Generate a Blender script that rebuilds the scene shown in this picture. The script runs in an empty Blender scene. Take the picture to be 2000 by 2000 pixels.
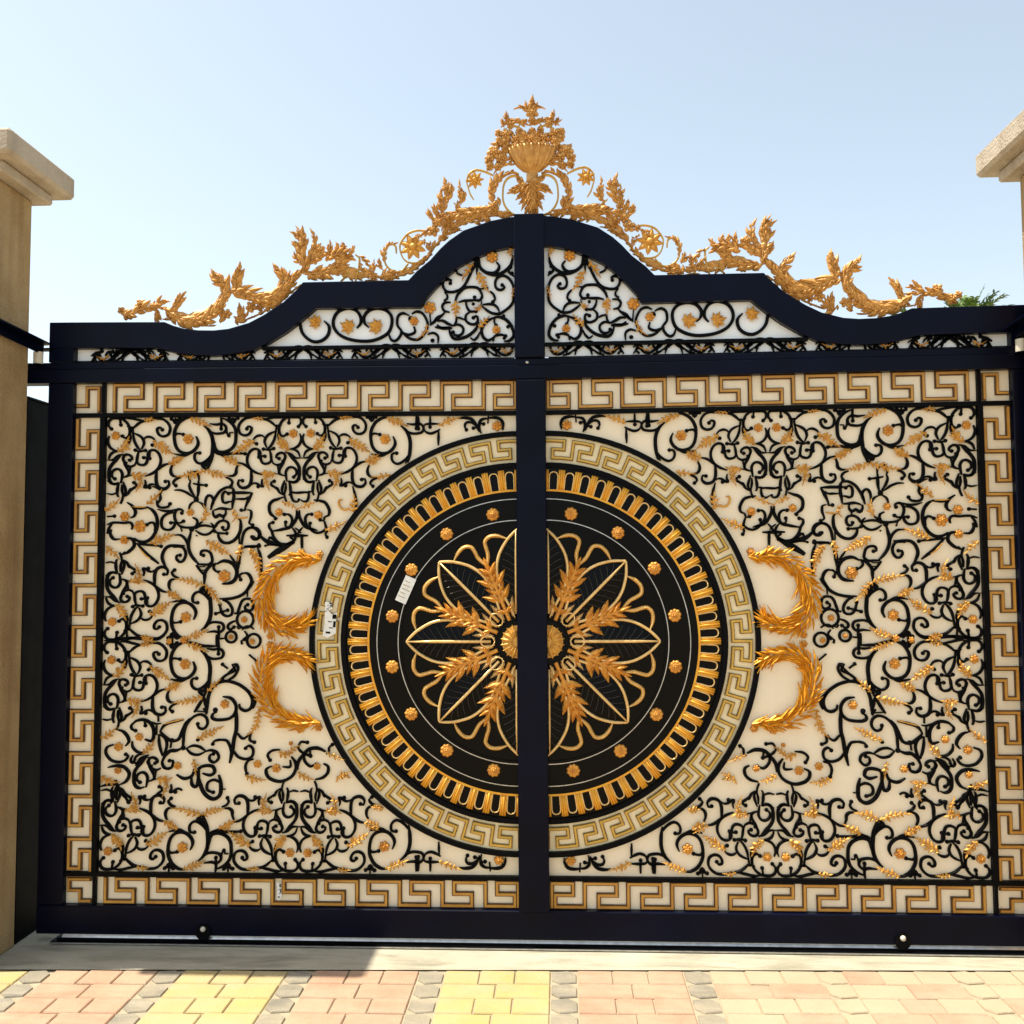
import bpy, math, random
from mathutils import Vector, Matrix
random.seed(7)
PI = math.pi
SC = bpy.context.scene
COL = SC.collection

# ------------------------------------------------------------------ traced ornament, mm in the gate's own plane (x, z)
DATA = {
'A': [
('B',11.2,[-1887,2240,-1899,2254,-1899,2271,-1888,2284,-1868,2288,-1839,2284,-1819,2270,-1807,2253,-1801,2230,-1805,2207,-1820,2197,-1836,2207]),
('b',11.2,[-1847,2284,-1844,2257]),
('f',20,[-1865,2209]),
('s',11.2,[-1894,2208,-1901,2185,-1893,2160,-1875,2145,-1850,2139]),
('g',13.4,[-1850,2137,-1835,2144,-1821,2157,-1812,2174,-1804,2195]),
('s',11.2,[-1801,2230,-1799,2195,-1804,2172]),
('s',15.6,[-1790,2249,-1788,2229,-1785,2210]),
('s',11.2,[-1790,2237,-1775,2252,-1755,2267,-1732,2275,-1709,2278,-1684,2282]),
('b',11.2,[-1709,2278,-1684,2283,-1655,2281,-1634,2269,-1620,2250,-1618,2231,-1625,2212,-1644,2203,-1663,2207,-1675,2222,-1676,2238,-1662,2243,-1654,2233]),
('g',8.9,[-1732,2273,-1709,2280,-1686,2278]),
('s',11.2,[-1833,2287,-1806,2289,-1771,2281,-1736,2275]),
('s',15.6,[-1806,2298,-1798,2287]),
('s',11.2,[-1813,2249,-1798,2245,-1782,2245,-1771,2256]),
('s',11.2,[-1786,2220,-1770,2214,-1752,2204,-1741,2191,-1736,2172,-1746,2147]),
('s',11.2,[-1786,2220,-1783,2195,-1775,2172,-1761,2151,-1747,2141]),
('s',11.2,[-1739,2189,-1727,2200,-1712,2202,-1696,2196,-1684,2182]),
('g',13.4,[-1692,2179,-1667,2167,-1643,2151,-1622,2136,-1602,2124]),
('b',11.2,[-1684,2171,-1699,2165]),
('B',11.2,[-1776,2143,-1757,2137,-1730,2141]),
('s',11.2,[-1712,2099,-1718,2122,-1707,2139,-1691,2142,-1676,2135,-1664,2119,-1658,2098,-1661,2076,-1674,2053,-1699,2036,-1728,2025]),
('b',11.2,[-1709,2133,-1710,2105]),
('s',11.2,[-1757,2141,-1764,2119,-1768,2092,-1777,2075]),
('s',13.4,[-1675,2057,-1678,2026,-1677,2000,-1669,1979,-1650,1969,-1631,1971,-1618,1986,-1622,2001]),
('b',11.2,[-1618,1986,-1622,2003,-1637,2001]),
('s',11.2,[-1682,2042,-1659,2064,-1636,2077,-1613,2081]),
('g',11.2,[-1617,2077,-1594,2092,-1567,2105]),
('B',11.2,[-1613,2281,-1593,2275,-1574,2282]),
('s',13.4,[-1593,2296,-1593,2261]),
('s',11.2,[-1607,2277,-1593,2259,-1578,2276]),
('s',13.4,[-1847,1998,-1853,1973,-1854,1945,-1848,1933]),
('s',11.2,[-1828,2001,-1820,1978,-1816,1954,-1827,1937]),
('s',11.2,[-1832,1990,-1833,1967,-1827,1937]),
('s',11.2,[-1796,1959,-1793,1972,-1804,1948,-1823,1935]),
('s',15.6,[-1827,1941,-1830,1922,-1838,1903]),
('s',11.2,[-1900,1949,-1877,1945,-1858,1952]),
('s',11.2,[-1898,2006,-1874,1992,-1847,1998]),
],
'B': [
('s',13.4,[-1522,2285,-1545,2284,-1572,2269,-1589,2246,-1598,2219,-1597,2185,-1589,2155,-1572,2135,-1546,2126,-1523,2129,-1504,2142,-1491,2161,-1490,2180,-1499,2201]),
('b',11.2,[-1596,2204,-1586,2215,-1559,2211]),
('f',24,[-1534,2190]),
('s',15.6,[-1464,2248,-1446,2233,-1432,2212,-1424,2187,-1422,2160,-1424,2134,-1427,2107,-1435,2084,-1442,2064,-1447,2050]),
('b',11.2,[-1431,2115,-1442,2100,-1458,2087,-1477,2079,-1494,2085,-1504,2100,-1504,2119,-1495,2127,-1483,2127]),
('s',20.1,[-1435,2096,-1450,2073,-1469,2070,-1449,2051]),
('g',11.2,[-1526,2281,-1499,2273,-1479,2266,-1460,2258,-1435,2246]),
('s',11.2,[-1437,2257,-1406,2253,-1383,2257,-1367,2247,-1363,2232,-1371,2218,-1390,2213,-1413,2213,-1432,2221,-1444,2235]),
('b',11.2,[-1387,2293,-1385,2262,-1387,2234]),
('s',11.2,[-1597,2124,-1569,2118,-1546,2116,-1523,2125]),
('g',11.2,[-1554,2109,-1577,2097,-1600,2081]),
('g',11.2,[-1451,2049,-1480,2041,-1509,2032,-1537,2027,-1580,2022]),
('s',13.4,[-1576,2022,-1599,2024,-1611,2039,-1611,2060,-1603,2075]),
('b',11.2,[-1568,2018,-1591,2008,-1600,1993,-1589,1982]),
],
'M7': [
('s',11.2,[-1594,1961,-1567,1961,-1540,1951,-1521,1938,-1505,1928]),
('s',11.2,[-1522,2000,-1528,2015,-1518,2038,-1499,2041,-1486,2026,-1483,2003]),
('s',11.2,[-1522,2000,-1527,1981,-1517,1955,-1501,1932]),
('s',13.4,[-1485,2003,-1485,1971,-1486,1947,-1490,1928]),
('b',11.2,[-1508,1990,-1483,1985,-1452,1982]),
('d',13,[-1496,1920]),
('s',11.2,[-1501,1911,-1516,1902,-1524,1890,-1527,1875]),
('s',11.2,[-1488,1909,-1470,1901,-1459,1886,-1453,1875]),
('f',17,[-1520,1862]),
('a',11.2,[-1560,1859,-1554,1868,-1566,1876,-1581,1874,-1591,1857,-1590,1834,-1580,1817,-1565,1815]),
('b',11.2,[-1580,1817,-1565,1815,-1552,1823]),
('s',15.6,[-1508,1838,-1492,1830,-1488,1815,-1496,1798]),
('s',11.2,[-1582,1815,-1565,1800,-1534,1794,-1500,1796,-1484,1807,-1465,1820]),
('g',11.2,[-1465,1822,-1452,1841,-1445,1860,-1451,1882]),
('s',11.2,[-1453,1886,-1453,1912,-1446,1931,-1434,1937,-1421,1927,-1417,1910,-1424,1890,-1428,1871]),
('s',11.2,[-1428,1875,-1421,1901,-1408,1927,-1391,1952,-1368,1968,-1349,1972,-1330,1966,-1320,1949]),
('s',13.4,[-1330,1964,-1325,1932,-1329,1904,-1332,1877]),
('a',11.2,[-1350,1944,-1364,1953,-1375,1942,-1377,1923,-1373,1906,-1363,1902,-1344,1908,-1329,1908]),
('s',13.4,[-1352,1947,-1316,1947,-1278,1947,-1242,1946]),
('s',11.2,[-1321,1919,-1297,1919,-1272,1920,-1259,1930]),
('s',15.6,[-1242,1946,-1255,1922,-1266,1899,-1273,1881]),
('b',11.2,[-1273,1881,-1275,1869,-1292,1870]),
('g',8.9,[-1329,1870,-1313,1859,-1311,1840,-1320,1825]),
('G',8.9,[-1309,1832,-1286,1836,-1263,1839]),
('s',11.2,[-1264,1871,-1248,1867,-1246,1843,-1252,1824,-1256,1813]),
('b',11.2,[-1252,1824,-1254,1811,-1240,1803]),
('s',13.4,[-1411,1871,-1386,1878,-1359,1876,-1332,1874]),
('s',13.4,[-1416,1871,-1418,1856,-1406,1839,-1389,1850,-1374,1842,-1361,1853,-1361,1870]),
('s',13.4,[-1366,1848,-1374,1821]),
('b',11.2,[-1419,1807,-1408,1795,-1400,1810,-1385,1821,-1366,1823,-1351,1816,-1347,1799,-1354,1784,-1369,1782,-1375,1793]),
('s',11.2,[-1496,1788,-1477,1800,-1454,1803,-1431,1799,-1412,1792]),
('s',11.2,[-1496,1781,-1472,1766,-1449,1762,-1428,1771,-1412,1790]),
('d',13,[-1515,1787]),
('s',11.2,[-1515,1787,-1492,1792]),
('s',11.2,[-1427,1814,-1415,1799,-1411,1777]),
('B',11.2,[-1411,1777,-1392,1769,-1356,1767]),
('s',13.4,[-1394,1773,-1392,1754,-1384,1739,-1369,1727,-1346,1725,-1323,1735,-1306,1753,-1295,1776,-1292,1800,-1294,1823,-1301,1832]),
('s',11.2,[-1299,1768,-1298,1719]),
('G',11.2,[-1292,1714,-1298,1690,-1301,1660]),
('g',11.2,[-1285,1716,-1292,1689,-1298,1656]),
('s',11.2,[-1563,1795,-1557,1776]),
('s',11.2,[-1591,1761,-1564,1761,-1545,1747,-1533,1727,-1529,1704]),
('s',13.4,[-1515,1781,-1522,1751,-1527,1727,-1525,1698,-1513,1670,-1494,1646,-1478,1631]),
('b',11.2,[-1484,1631,-1463,1631,-1436,1630,-1419,1643,-1421,1664,-1429,1683,-1448,1692,-1467,1689,-1471,1672,-1460,1670]),
('b',11.2,[-1594,1708,-1571,1710,-1552,1706,-1540,1687,-1540,1665,-1551,1646,-1566,1642,-1580,1656,-1578,1671,-1565,1672]),
('d',4,[-1491,1758]),
('g',13.4,[-1445,1735,-1422,1717,-1389,1701,-1361,1686,-1338,1673]),
('s',11.2,[-1340,1671,-1326,1652,-1312,1635]),
('b',11.2,[-1289,1712,-1283,1753,-1274,1776,-1261,1787,-1244,1792,-1223,1790,-1210,1779,-1204,1760,-1211,1745,-1224,1745,-1236,1749]),
('b',11.2,[-1289,1701,-1262,1708,-1235,1710,-1209,1710]),
('s',11.2,[-1288,1697,-1296,1663,-1295,1630]),
('g',8.9,[-1243,1697,-1224,1674,-1212,1648,-1204,1622]),
],
'M6': [
('s',13.4,[-1807,1908,-1787,1895,-1774,1879,-1769,1862,-1777,1845,-1790,1840]),
('g',11.2,[-1903,1871,-1884,1886,-1865,1897,-1848,1916]),
('f',22,[-1817,1846]),
('b',11.2,[-1895,1846,-1866,1848]),
('s',11.2,[-1896,1810,-1875,1818,-1850,1819,-1821,1817,-1794,1819,-1782,1806,-1785,1787]),
('s',15.6,[-1875,1814,-1888,1795,-1895,1769]),
('s',13.4,[-1878,1789,-1882,1771,-1875,1754,-1862,1744,-1839,1746]),
('f',28,[-1747,1802]),
('G',8.9,[-1780,1889,-1749,1887,-1718,1888]),
('s',11.2,[-1780,1883,-1749,1881,-1718,1883]),
('s',13.4,[-1718,1888,-1695,1875,-1679,1856,-1671,1835,-1669,1812,-1672,1790,-1681,1767,-1696,1747,-1717,1734,-1738,1732,-1758,1738,-1773,1749]),
('b',11.2,[-1681,1779,-1678,1797,-1684,1814,-1698,1818,-1717,1809]),
('f',20,[-1817,1742]),
('s',13.4,[-1816,1747,-1791,1749,-1775,1736,-1773,1715,-1784,1700,-1803,1685,-1828,1676]),
('g',11.2,[-1896,1712,-1876,1693,-1857,1682,-1845,1667]),
('g',11.2,[-1714,1900,-1695,1917,-1676,1931,-1657,1950]),
('b',11.2,[-1672,1916,-1668,1892,-1649,1884,-1622,1888,-1614,1901]),
('s',13.4,[-1693,1979,-1669,1971,-1654,1963,-1631,1965]),
('s',11.2,[-1650,1960,-1659,1945,-1657,1922,-1668,1903]),
('s',11.2,[-1668,1877,-1639,1869,-1610,1869,-1587,1876]),
('b',11.2,[-1598,1861,-1623,1857,-1644,1842,-1651,1820,-1647,1797,-1632,1786,-1609,1786,-1594,1799,-1590,1816,-1609,1816]),
('g',13.4,[-1696,1724,-1665,1737,-1637,1750,-1608,1759,-1591,1765]),
('b',11.2,[-1761,1724,-1732,1721,-1704,1718,-1677,1716,-1652,1712]),
('s',13.4,[-1757,1723,-1732,1694,-1707,1671,-1683,1653,-1660,1635]),
('G',11.2,[-1746,1704,-1718,1673,-1695,1658]),
('s',13.4,[-1544,1714,-1579,1714,-1608,1714,-1627,1705,-1640,1686,-1645,1662,-1637,1637,-1625,1615]),
('s',13.4,[-1828,1676,-1814,1689]),
],
'M8': [
('s',13.4,[-1103,1926,-1127,1917,-1148,1910,-1163,1895,-1165,1872,-1159,1853,-1144,1840,-1128,1831]),
('d',9,[-1138,1831]),
('f',18,[-1121,1859]),
('a',11.2,[-1098,1849,-1079,1849,-1066,1838,-1062,1819,-1067,1802,-1082,1789]),
('s',13.4,[-1043,1868,-1041,1841,-1049,1819,-1062,1802,-1079,1789,-1098,1785,-1120,1780,-1147,1776]),
('a',11.2,[-1149,1814,-1164,1808,-1164,1792,-1154,1777,-1147,1756,-1135,1737,-1116,1722,-1093,1718,-1070,1720,-1055,1731,-1046,1748,-1046,1766,-1054,1781,-1065,1793]),
('b',11.2,[-1082,1789,-1092,1800,-1092,1815]),
('s',13.4,[-1030,1867,-1030,1841,-1020,1817,-1007,1798,-992,1788,-969,1783,-950,1777]),
('s',11.2,[-1067,1954,-1066,1928,-1057,1909,-1040,1905,-1028,1916]),
('s',11.2,[-989,1953,-989,1927,-996,1908,-1011,1905,-1025,1914]),
('s',11.2,[-1067,1945,-1042,1944,-1015,1946,-989,1948]),
('d',7,[-1034,1914]),
('g',8.9,[-1106,1902,-1085,1900,-1064,1892,-1045,1877]),
('g',8.9,[-962,1902,-985,1895,-1004,1886,-1028,1877]),
('s',15.6,[-1086,1755,-1059,1755,-1031,1755,-991,1755]),
('s',20.1,[-1018,1759,-1018,1729,-1017,1699]),
('s',20.1,[-1071,1748,-1052,1733,-1059,1718]),
('s',11.2,[-1048,1763,-1035,1766,-1026,1779,-1014,1792]),
('s',11.2,[-1022,1766,-1033,1778,-1048,1789]),
('b',11.2,[-1276,1776,-1261,1789,-1242,1792,-1227,1786,-1213,1773,-1209,1756,-1219,1740,-1236,1740,-1243,1751]),
('s',20.1,[-1207,1760,-1192,1743,-1173,1730,-1150,1722,-1127,1715,-1101,1711]),
('s',11.2,[-1169,1728,-1162,1748,-1150,1743,-1131,1728,-1108,1714]),
('s',11.2,[-1184,1709,-1154,1717,-1106,1709]),
('d',6,[-1182,1711]),
('s',33.5,[-1168,1659,-1135,1681,-1097,1703,-1055,1729]),
('b',11.2,[-1271,1710,-1233,1706,-1211,1715]),
('g',8.9,[-1252,1697,-1233,1682,-1218,1659,-1210,1633]),
],
'M9': [
('s',13.4,[-965,1912,-940,1908,-917,1901,-904,1884,-896,1863,-900,1844,-917,1837]),
('f',20,[-945,1845]),
('b',11.2,[-917,1837,-922,1820,-938,1824]),
('a',11.2,[-976,1849,-991,1849,-1002,1836,-1002,1813,-990,1793,-975,1781]),
('b',11.2,[-919,1818,-913,1800,-911,1785,-926,1772,-949,1766,-971,1774,-986,1789]),
('b',11.2,[-983,1781,-983,1809]),
('s',11.2,[-994,1793,-971,1783,-949,1777]),
('g',11.2,[-911,1775,-883,1788,-854,1799,-826,1812,-809,1821]),
('g',13.4,[-813,1817,-796,1840,-787,1866,-783,1896,-785,1922]),
('G',8.9,[-787,1862,-808,1872,-832,1868,-849,1881,-855,1900,-849,1913,-838,1911]),
('b',11.2,[-900,1781,-913,1762,-907,1747]),
('s',11.2,[-793,1971,-785,1943,-778,1914,-776,1886,-781,1855]),
],
'M11': [
('s',15.6,[-1398,1632,-1370,1645,-1341,1641,-1320,1626,-1308,1601,-1310,1575,-1323,1555,-1346,1546,-1372,1544]),
('s',17.8,[-1300,1672,-1303,1626,-1306,1594]),
('f',28,[-1363,1579]),
('b',11.2,[-1406,1632,-1413,1615,-1401,1600,-1388,1596]),
('s',13.4,[-1398,1635,-1421,1628,-1440,1611,-1451,1591,-1452,1568,-1454,1542]),
('s',15.6,[-1490,1627,-1474,1606,-1458,1587]),
('s',11.2,[-1486,1621,-1451,1621]),
('s',11.2,[-1474,1604,-1447,1606]),
('s',17.8,[-1459,1598,-1454,1572]),
('s',13.4,[-1383,1479,-1349,1478,-1320,1482,-1292,1491,-1267,1508,-1252,1530,-1241,1552,-1245,1571,-1255,1586,-1268,1592,-1285,1588]),
('b',11.2,[-1280,1592,-1295,1581,-1291,1562]),
('s',17.8,[-1260,1515,-1243,1536,-1232,1556]),
('s',11.2,[-1258,1512,-1260,1486]),
('g',11.2,[-1448,1539,-1425,1520,-1410,1499,-1396,1479,-1381,1462]),
('b',11.2,[-1368,1473,-1347,1464,-1331,1445,-1325,1426,-1331,1408,-1350,1402,-1367,1410,-1376,1426,-1383,1452]),
('B',11.2,[-1348,1428,-1373,1421,-1401,1413]),
('b',11.2,[-1316,1415,-1304,1415,-1295,1439,-1286,1463,-1273,1476,-1252,1478,-1239,1471,-1233,1452,-1236,1433,-1251,1426,-1267,1432,-1269,1446,-1259,1452]),
('o',37,[-1268,1387]),
('f',15,[-1272,1387]),
('o',24,[-1330,1311]),
('f',11,[-1330,1311]),
('b',11.2,[-1308,1382,-1327,1376,-1342,1365,-1345,1352,-1334,1343,-1319,1354]),
('s',11.2,[-1304,1359,-1296,1346,-1281,1356]),
('s',11.2,[-1281,1341,-1266,1356,-1243,1355,-1228,1344]),
('o',30,[-1229,1294]),
('f',13,[-1235,1292]),
('s',11.2,[-1271,1337,-1258,1318,-1271,1304]),
('b',11.2,[-1280,1278,-1284,1293,-1271,1300]),
('s',17.8,[-1394,1322,-1394,1296,-1393,1267]),
('s',11.2,[-1394,1304,-1371,1304,-1352,1308]),
('f',18,[-1540,1299]),
('s',13.4,[-1527,1293,-1492,1282,-1450,1272,-1393,1271]),
],
'M12': [
('g',13.4,[-1250,1697,-1226,1666,-1211,1631,-1204,1599,-1204,1571]),
('s',11.2,[-1217,1706,-1200,1655,-1199,1575]),
],
'CR': [
('f',21,[-1020,1677]),
('f',18,[-938,1672]),
('f',16,[-1156,1315]),
('f',14,[-980,1644]),
],
'AX': [
('s',13.4,[-1899,1296,-1849,1299,-1792,1307,-1716,1303,-1658,1303,-1628,1319]),
('s',11.2,[-1857,1299,-1834,1308,-1815,1294]),
('f',15,[-1605,1293]),
('g',11.2,[-1725,1305,-1700,1299,-1673,1293]),
('s',17.8,[-1796,1308,-1800,1338]),
],
'R4': [
('f',20,[-1826,833]),
('s',13.4,[-1830,906,-1808,899,-1788,878,-1781,855,-1795,836]),
('b',11.2,[-1851,841,-1878,830,-1883,804,-1860,775,-1827,766,-1799,772,-1783,791,-1795,799]),
('g',11.2,[-1902,870,-1873,884,-1844,910]),
('s',13.4,[-1765,930,-1749,945,-1716,950,-1688,937,-1672,910,-1671,873,-1682,858,-1709,865]),
('a',11.2,[-1753,902,-1769,910,-1771,926,-1757,941]),
('f',18,[-1734,876]),
('s',11.2,[-1766,857,-1763,831,-1741,810,-1713,807]),
('g',11.2,[-1713,805,-1689,823,-1668,852]),
('b',11.2,[-1711,942,-1709,924]),
('s',15.6,[-1658,926,-1658,884]),
('s',13.4,[-1641,899,-1623,926,-1585,941,-1539,950]),
('G',8.9,[-1623,932,-1585,943,-1539,953]),
('s',13.4,[-1641,899,-1616,874,-1589,859,-1559,866,-1541,905,-1526,937,-1510,956]),
('s',11.2,[-1647,887,-1622,874,-1611,847,-1616,816,-1629,794]),
('s',11.2,[-1647,887,-1646,858,-1640,826,-1629,794]),
('s',11.2,[-1683,941,-1661,932,-1639,934]),
('s',17.8,[-1651,969,-1650,942]),
('b',11.2,[-1539,829,-1537,858,-1534,895,-1522,932,-1493,963,-1460,973,-1436,959,-1431,932,-1448,911,-1469,916,-1475,932]),
('s',11.2,[-1523,826,-1496,838,-1464,833,-1436,814]),
('s',11.2,[-1523,825,-1501,804,-1469,799,-1436,814]),
('d',12,[-1539,828]),
('s',15.6,[-1539,829,-1567,817,-1594,815,-1618,794,-1630,768]),
('s',15.6,[-1589,866,-1594,829]),
('d',11,[-1589,860]),
('b',11.2,[-1436,814,-1415,819,-1388,810,-1379,786,-1398,766,-1419,777,-1417,798,-1404,802]),
('a',11.2,[-1407,845,-1399,858,-1372,864,-1349,859]),
('g',11.2,[-1472,871,-1437,885,-1400,905,-1359,923]),
('b',11.2,[-1464,874,-1474,863]),
('s',17.8,[-1490,984,-1473,1009,-1453,1043]),
('s',17.8,[-1450,1001,-1434,974]),
('s',11.2,[-1482,988,-1441,985]),
('s',15.6,[-1453,1059,-1439,1017,-1433,980]),
('s',11.2,[-1762,796,-1772,775,-1762,762,-1748,778]),
('s',13.4,[-1692,797,-1724,783,-1748,752]),
('g',11.2,[-1429,1075,-1402,1100,-1380,1120]),
('b',11.2,[-1686,778,-1696,768,-1685,747]),
('s',17.8,[-1383,1112,-1360,1129]),
],
'R6': [
('f',20,[-1355,1019]),
('s',13.4,[-1390,983,-1406,977,-1411,961,-1395,951,-1362,951,-1330,958,-1307,982,-1306,1016,-1328,1044,-1363,1051]),
('d',12,[-1398,992]),
('s',13.4,[-1432,992,-1429,1045,-1413,1088,-1386,1110,-1353,1118,-1326,1115,-1288,1101,-1250,1072,-1232,1038,-1238,1003,-1262,990,-1286,1001,-1290,1020]),
('s',26.8,[-1247,1067,-1222,1036,-1232,1001]),
('s',15.6,[-1303,998,-1302,913,-1311,871,-1318,819,-1330,764]),
('b',11.2,[-1297,892,-1272,869,-1247,885]),
('g',11.2,[-1201,998,-1207,945,-1226,906,-1247,887]),
('b',11.2,[-1237,893,-1242,864,-1222,853]),
('b',11.2,[-1315,819,-1293,791,-1258,781,-1230,795,-1227,824,-1246,839,-1261,827]),
('s',11.2,[-1372,866,-1344,860,-1327,829,-1324,795]),
('s',11.2,[-1386,1117,-1348,1146,-1312,1165,-1324,1191]),
('b',11.2,[-1348,1146,-1305,1188]),
('s',11.2,[-1324,1191,-1305,1191,-1297,1170,-1316,1138,-1353,1118]),
('b',11.2,[-1343,1173,-1368,1191]),
('s',15.6,[-1249,1234,-1213,1204]),
('f',18,[-1206,761]),
('b',11.2,[-1225,781,-1249,773,-1260,748,-1254,717]),
('g',11.2,[-1258,711,-1219,697,-1176,694]),
('a',11.2,[-1152,776,-1162,799,-1142,818,-1107,822]),
('g',11.2,[-1112,814,-1080,799,-1059,809]),
('f',20,[-1123,743]),
('s',13.4,[-1058,793,-1039,767,-1038,736,-1058,705,-1101,686,-1144,694,-1165,714,-1167,738,-1144,751]),
('s',11.2,[-1063,778,-1062,749,-1096,749]),
('s',15.6,[-1030,736,-1025,773,-1005,799,-981,824,-941,829,-906,814]),
('a',11.2,[-973,794,-999,802,-998,773,-972,751,-946,767]),
('f',16,[-943,752]),
('b',11.2,[-976,825,-974,796]),
('s',13.4,[-916,763,-896,751,-897,724,-919,703,-951,695]),
('g',11.2,[-1026,726,-999,707,-967,699]),
('s',11.2,[-1033,838,-1016,815,-991,804]),
('b',11.2,[-1027,833,-1016,855,-988,853]),
('b',11.2,[-903,805,-893,810,-891,833,-878,844]),
('f',10,[-1059,850]),
('g',8.9,[-1069,809,-1048,825,-1027,838]),
('g',8.9,[-898,810,-871,797,-833,784]),
('g',11.2,[-854,700,-833,716,-806,727]),
('G',8.9,[-860,685,-849,706,-822,714,-801,701]),
],
'R5': [
('f',16,[-1827,730]),
('s',13.4,[-1871,743,-1835,750,-1800,744,-1777,716,-1790,683,-1820,668]),
('g',11.2,[-1898,706,-1872,685,-1826,681]),
('s',11.2,[-1907,659,-1872,668,-1831,667]),
('s',13.4,[-1831,667,-1844,622,-1857,585]),
('s',13.4,[-1828,667,-1809,632,-1789,609]),
('b',11.2,[-1789,609,-1778,591]),
('s',11.2,[-1626,786,-1630,760,-1614,740,-1593,745]),
('f',17,[-1560,752]),
('s',13.4,[-1565,713,-1532,696,-1497,708,-1487,739]),
('g',8.9,[-1489,781,-1482,755,-1477,723]),
('s',13.4,[-1499,708,-1496,670,-1476,662,-1468,697,-1467,737,-1441,751,-1406,749,-1396,725,-1416,711,-1449,719]),
('s',15.6,[-1467,703,-1451,650,-1426,619,-1396,609,-1370,630,-1369,682,-1378,713]),
('b',11.2,[-1370,679,-1397,691,-1425,679,-1428,649,-1402,637]),
('s',11.2,[-1369,651,-1347,651]),
],
'BT': [
('b',11.2,[-510,2283,-510,2252,-511,2225]),
('b',11.2,[-449,2282,-449,2252,-450,2230]),
('s',11.2,[-478,2231,-472,2241,-447,2244,-410,2243]),
('s',11.2,[-476,2226,-469,2209,-447,2201,-423,2209,-404,2220]),
('s',13.4,[-411,2214,-412,2184,-414,2126]),
('g',11.2,[-410,2236,-386,2248,-356,2261,-325,2267]),
('s',13.4,[-325,2267,-295,2269,-267,2263,-249,2243,-237,2215,-220,2188]),
('a',11.2,[-289,2216,-296,2231,-289,2247,-267,2248,-246,2231]),
('s',13.4,[-220,2191,-231,2221,-231,2249,-213,2264,-194,2265]),
('s',13.4,[-194,2265,-161,2268,-134,2257,-125,2232,-131,2205]),
('f',23,[-153,2231]),
('s',17.8,[-191,2279,-194,2242]),
('b',11.2,[-234,2243,-213,2241]),
('b',11.2,[-240,2226,-258,2223]),
('s',15.6,[-176,2263,-173,2269]),
],
'U1': [
('f',27,[-172,2987]),
('s',13.4,[-229,3001,-231,2967,-225,2941,-204,2921,-172,2907,-140,2909,-108,2928,-87,2953,-80,2992]),
('s',13.4,[-197,2921,-168,2914,-149,2924,-140,2945,-153,2963]),
('g',8.9,[-97,3035,-91,3009,-83,2987]),
('s',11.2,[-83,2940,-100,2923,-75,2897]),
('d',10,[-85,2912]),
('b',11.2,[-77,2794,-77,2824,-79,2854,-96,2887,-125,2902,-151,2890,-159,2864,-151,2843,-130,2838,-117,2850,-128,2861]),
('g',6.7,[-71,2850,-79,2824,-84,2794]),
('s',11.2,[-75,2811,-77,2790,-92,2764,-118,2743,-141,2731,-173,2734,-198,2749,-219,2767]),
('s',11.2,[-215,2773,-185,2775,-162,2770,-147,2755,-139,2733]),
('d',8,[-122,2722]),
('g',13.4,[-236,2917,-223,2887,-208,2861,-191,2835]),
('s',11.2,[-227,2844,-189,2848]),
('b',11.2,[-181,2832,-166,2817,-160,2796,-170,2785]),
('g',11.2,[-257,2957,-272,2935,-287,2914,-299,2895]),
('b',11.2,[-246,2984,-250,2952,-265,2920,-282,2884,-300,2856,-321,2840,-353,2832,-378,2838,-391,2860,-389,2882,-372,2890,-355,2885,-359,2873]),
('s',13.4,[-333,2939,-327,2917,-304,2906]),
('s',11.2,[-244,2982,-240,2948,-240,2909]),
('b',11.2,[-338,2786,-329,2814,-314,2833,-293,2850,-266,2853,-238,2849,-223,2831,-217,2810,-228,2793,-247,2795,-251,2808]),
('s',11.2,[-321,2786,-300,2792,-268,2793,-240,2795]),
('b',11.2,[-289,2787,-285,2764,-270,2744,-245,2744]),
('d',8,[-257,2778]),
('s',15.6,[-219,2788,-223,2767]),
('g',8.9,[-219,2767,-230,2752,-247,2757]),
('s',11.2,[-385,2832,-372,2817,-374,2802,-389,2794]),
('s',11.2,[-357,2786,-383,2785,-395,2768,-385,2748,-361,2742]),
('g',13.4,[-336,2790,-334,2760,-334,2728]),
('s',15.6,[-332,2722,-334,2696,-345,2679]),
('a',11.2,[-257,2716,-241,2722,-236,2703,-245,2688,-266,2686,-287,2699,-291,2721,-283,2734,-270,2742]),
('s',11.2,[-334,2717,-315,2715,-291,2704]),
('s',13.4,[-449,2685,-432,2698,-417,2717,-395,2729,-383,2742]),
('s',13.4,[-417,2702,-393,2704,-368,2690,-342,2679]),
('s',13.4,[-427,2676,-395,2671,-359,2675]),
('s',17.8,[-417,2685,-398,2671,-351,2671]),
('b',11.2,[-347,2681,-321,2685,-302,2670,-304,2648,-321,2636,-340,2640,-347,2653]),
('s',13.4,[-364,2671,-359,2645,-342,2623,-313,2623,-279,2635,-247,2662,-232,2694]),
('s',13.4,[-166,2714,-141,2716,-114,2705,-93,2683,-80,2653,-80,2627,-99,2609,-121,2607]),
('b',11.2,[-160,2714,-164,2697,-156,2680]),
('b',11.2,[-80,2674,-103,2673]),
('f',19,[-154,2659]),
('s',13.4,[-164,2714,-190,2702,-211,2681,-220,2655,-211,2625,-190,2612,-169,2625]),
('b',11.2,[-169,2608,-163,2629,-139,2637,-114,2632]),
('g',11.2,[-230,2668,-211,2689,-192,2711]),
('s',11.2,[-228,2651,-237,2630,-254,2615,-270,2626]),
('d',8,[-120,2622]),
],
'U2': [
('s',13.4,[-924,2712,-902,2687,-906,2651,-931,2626,-966,2619,-999,2634,-1024,2664,-1032,2703,-1025,2725]),
('m',38,[-963,2709]),
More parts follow.
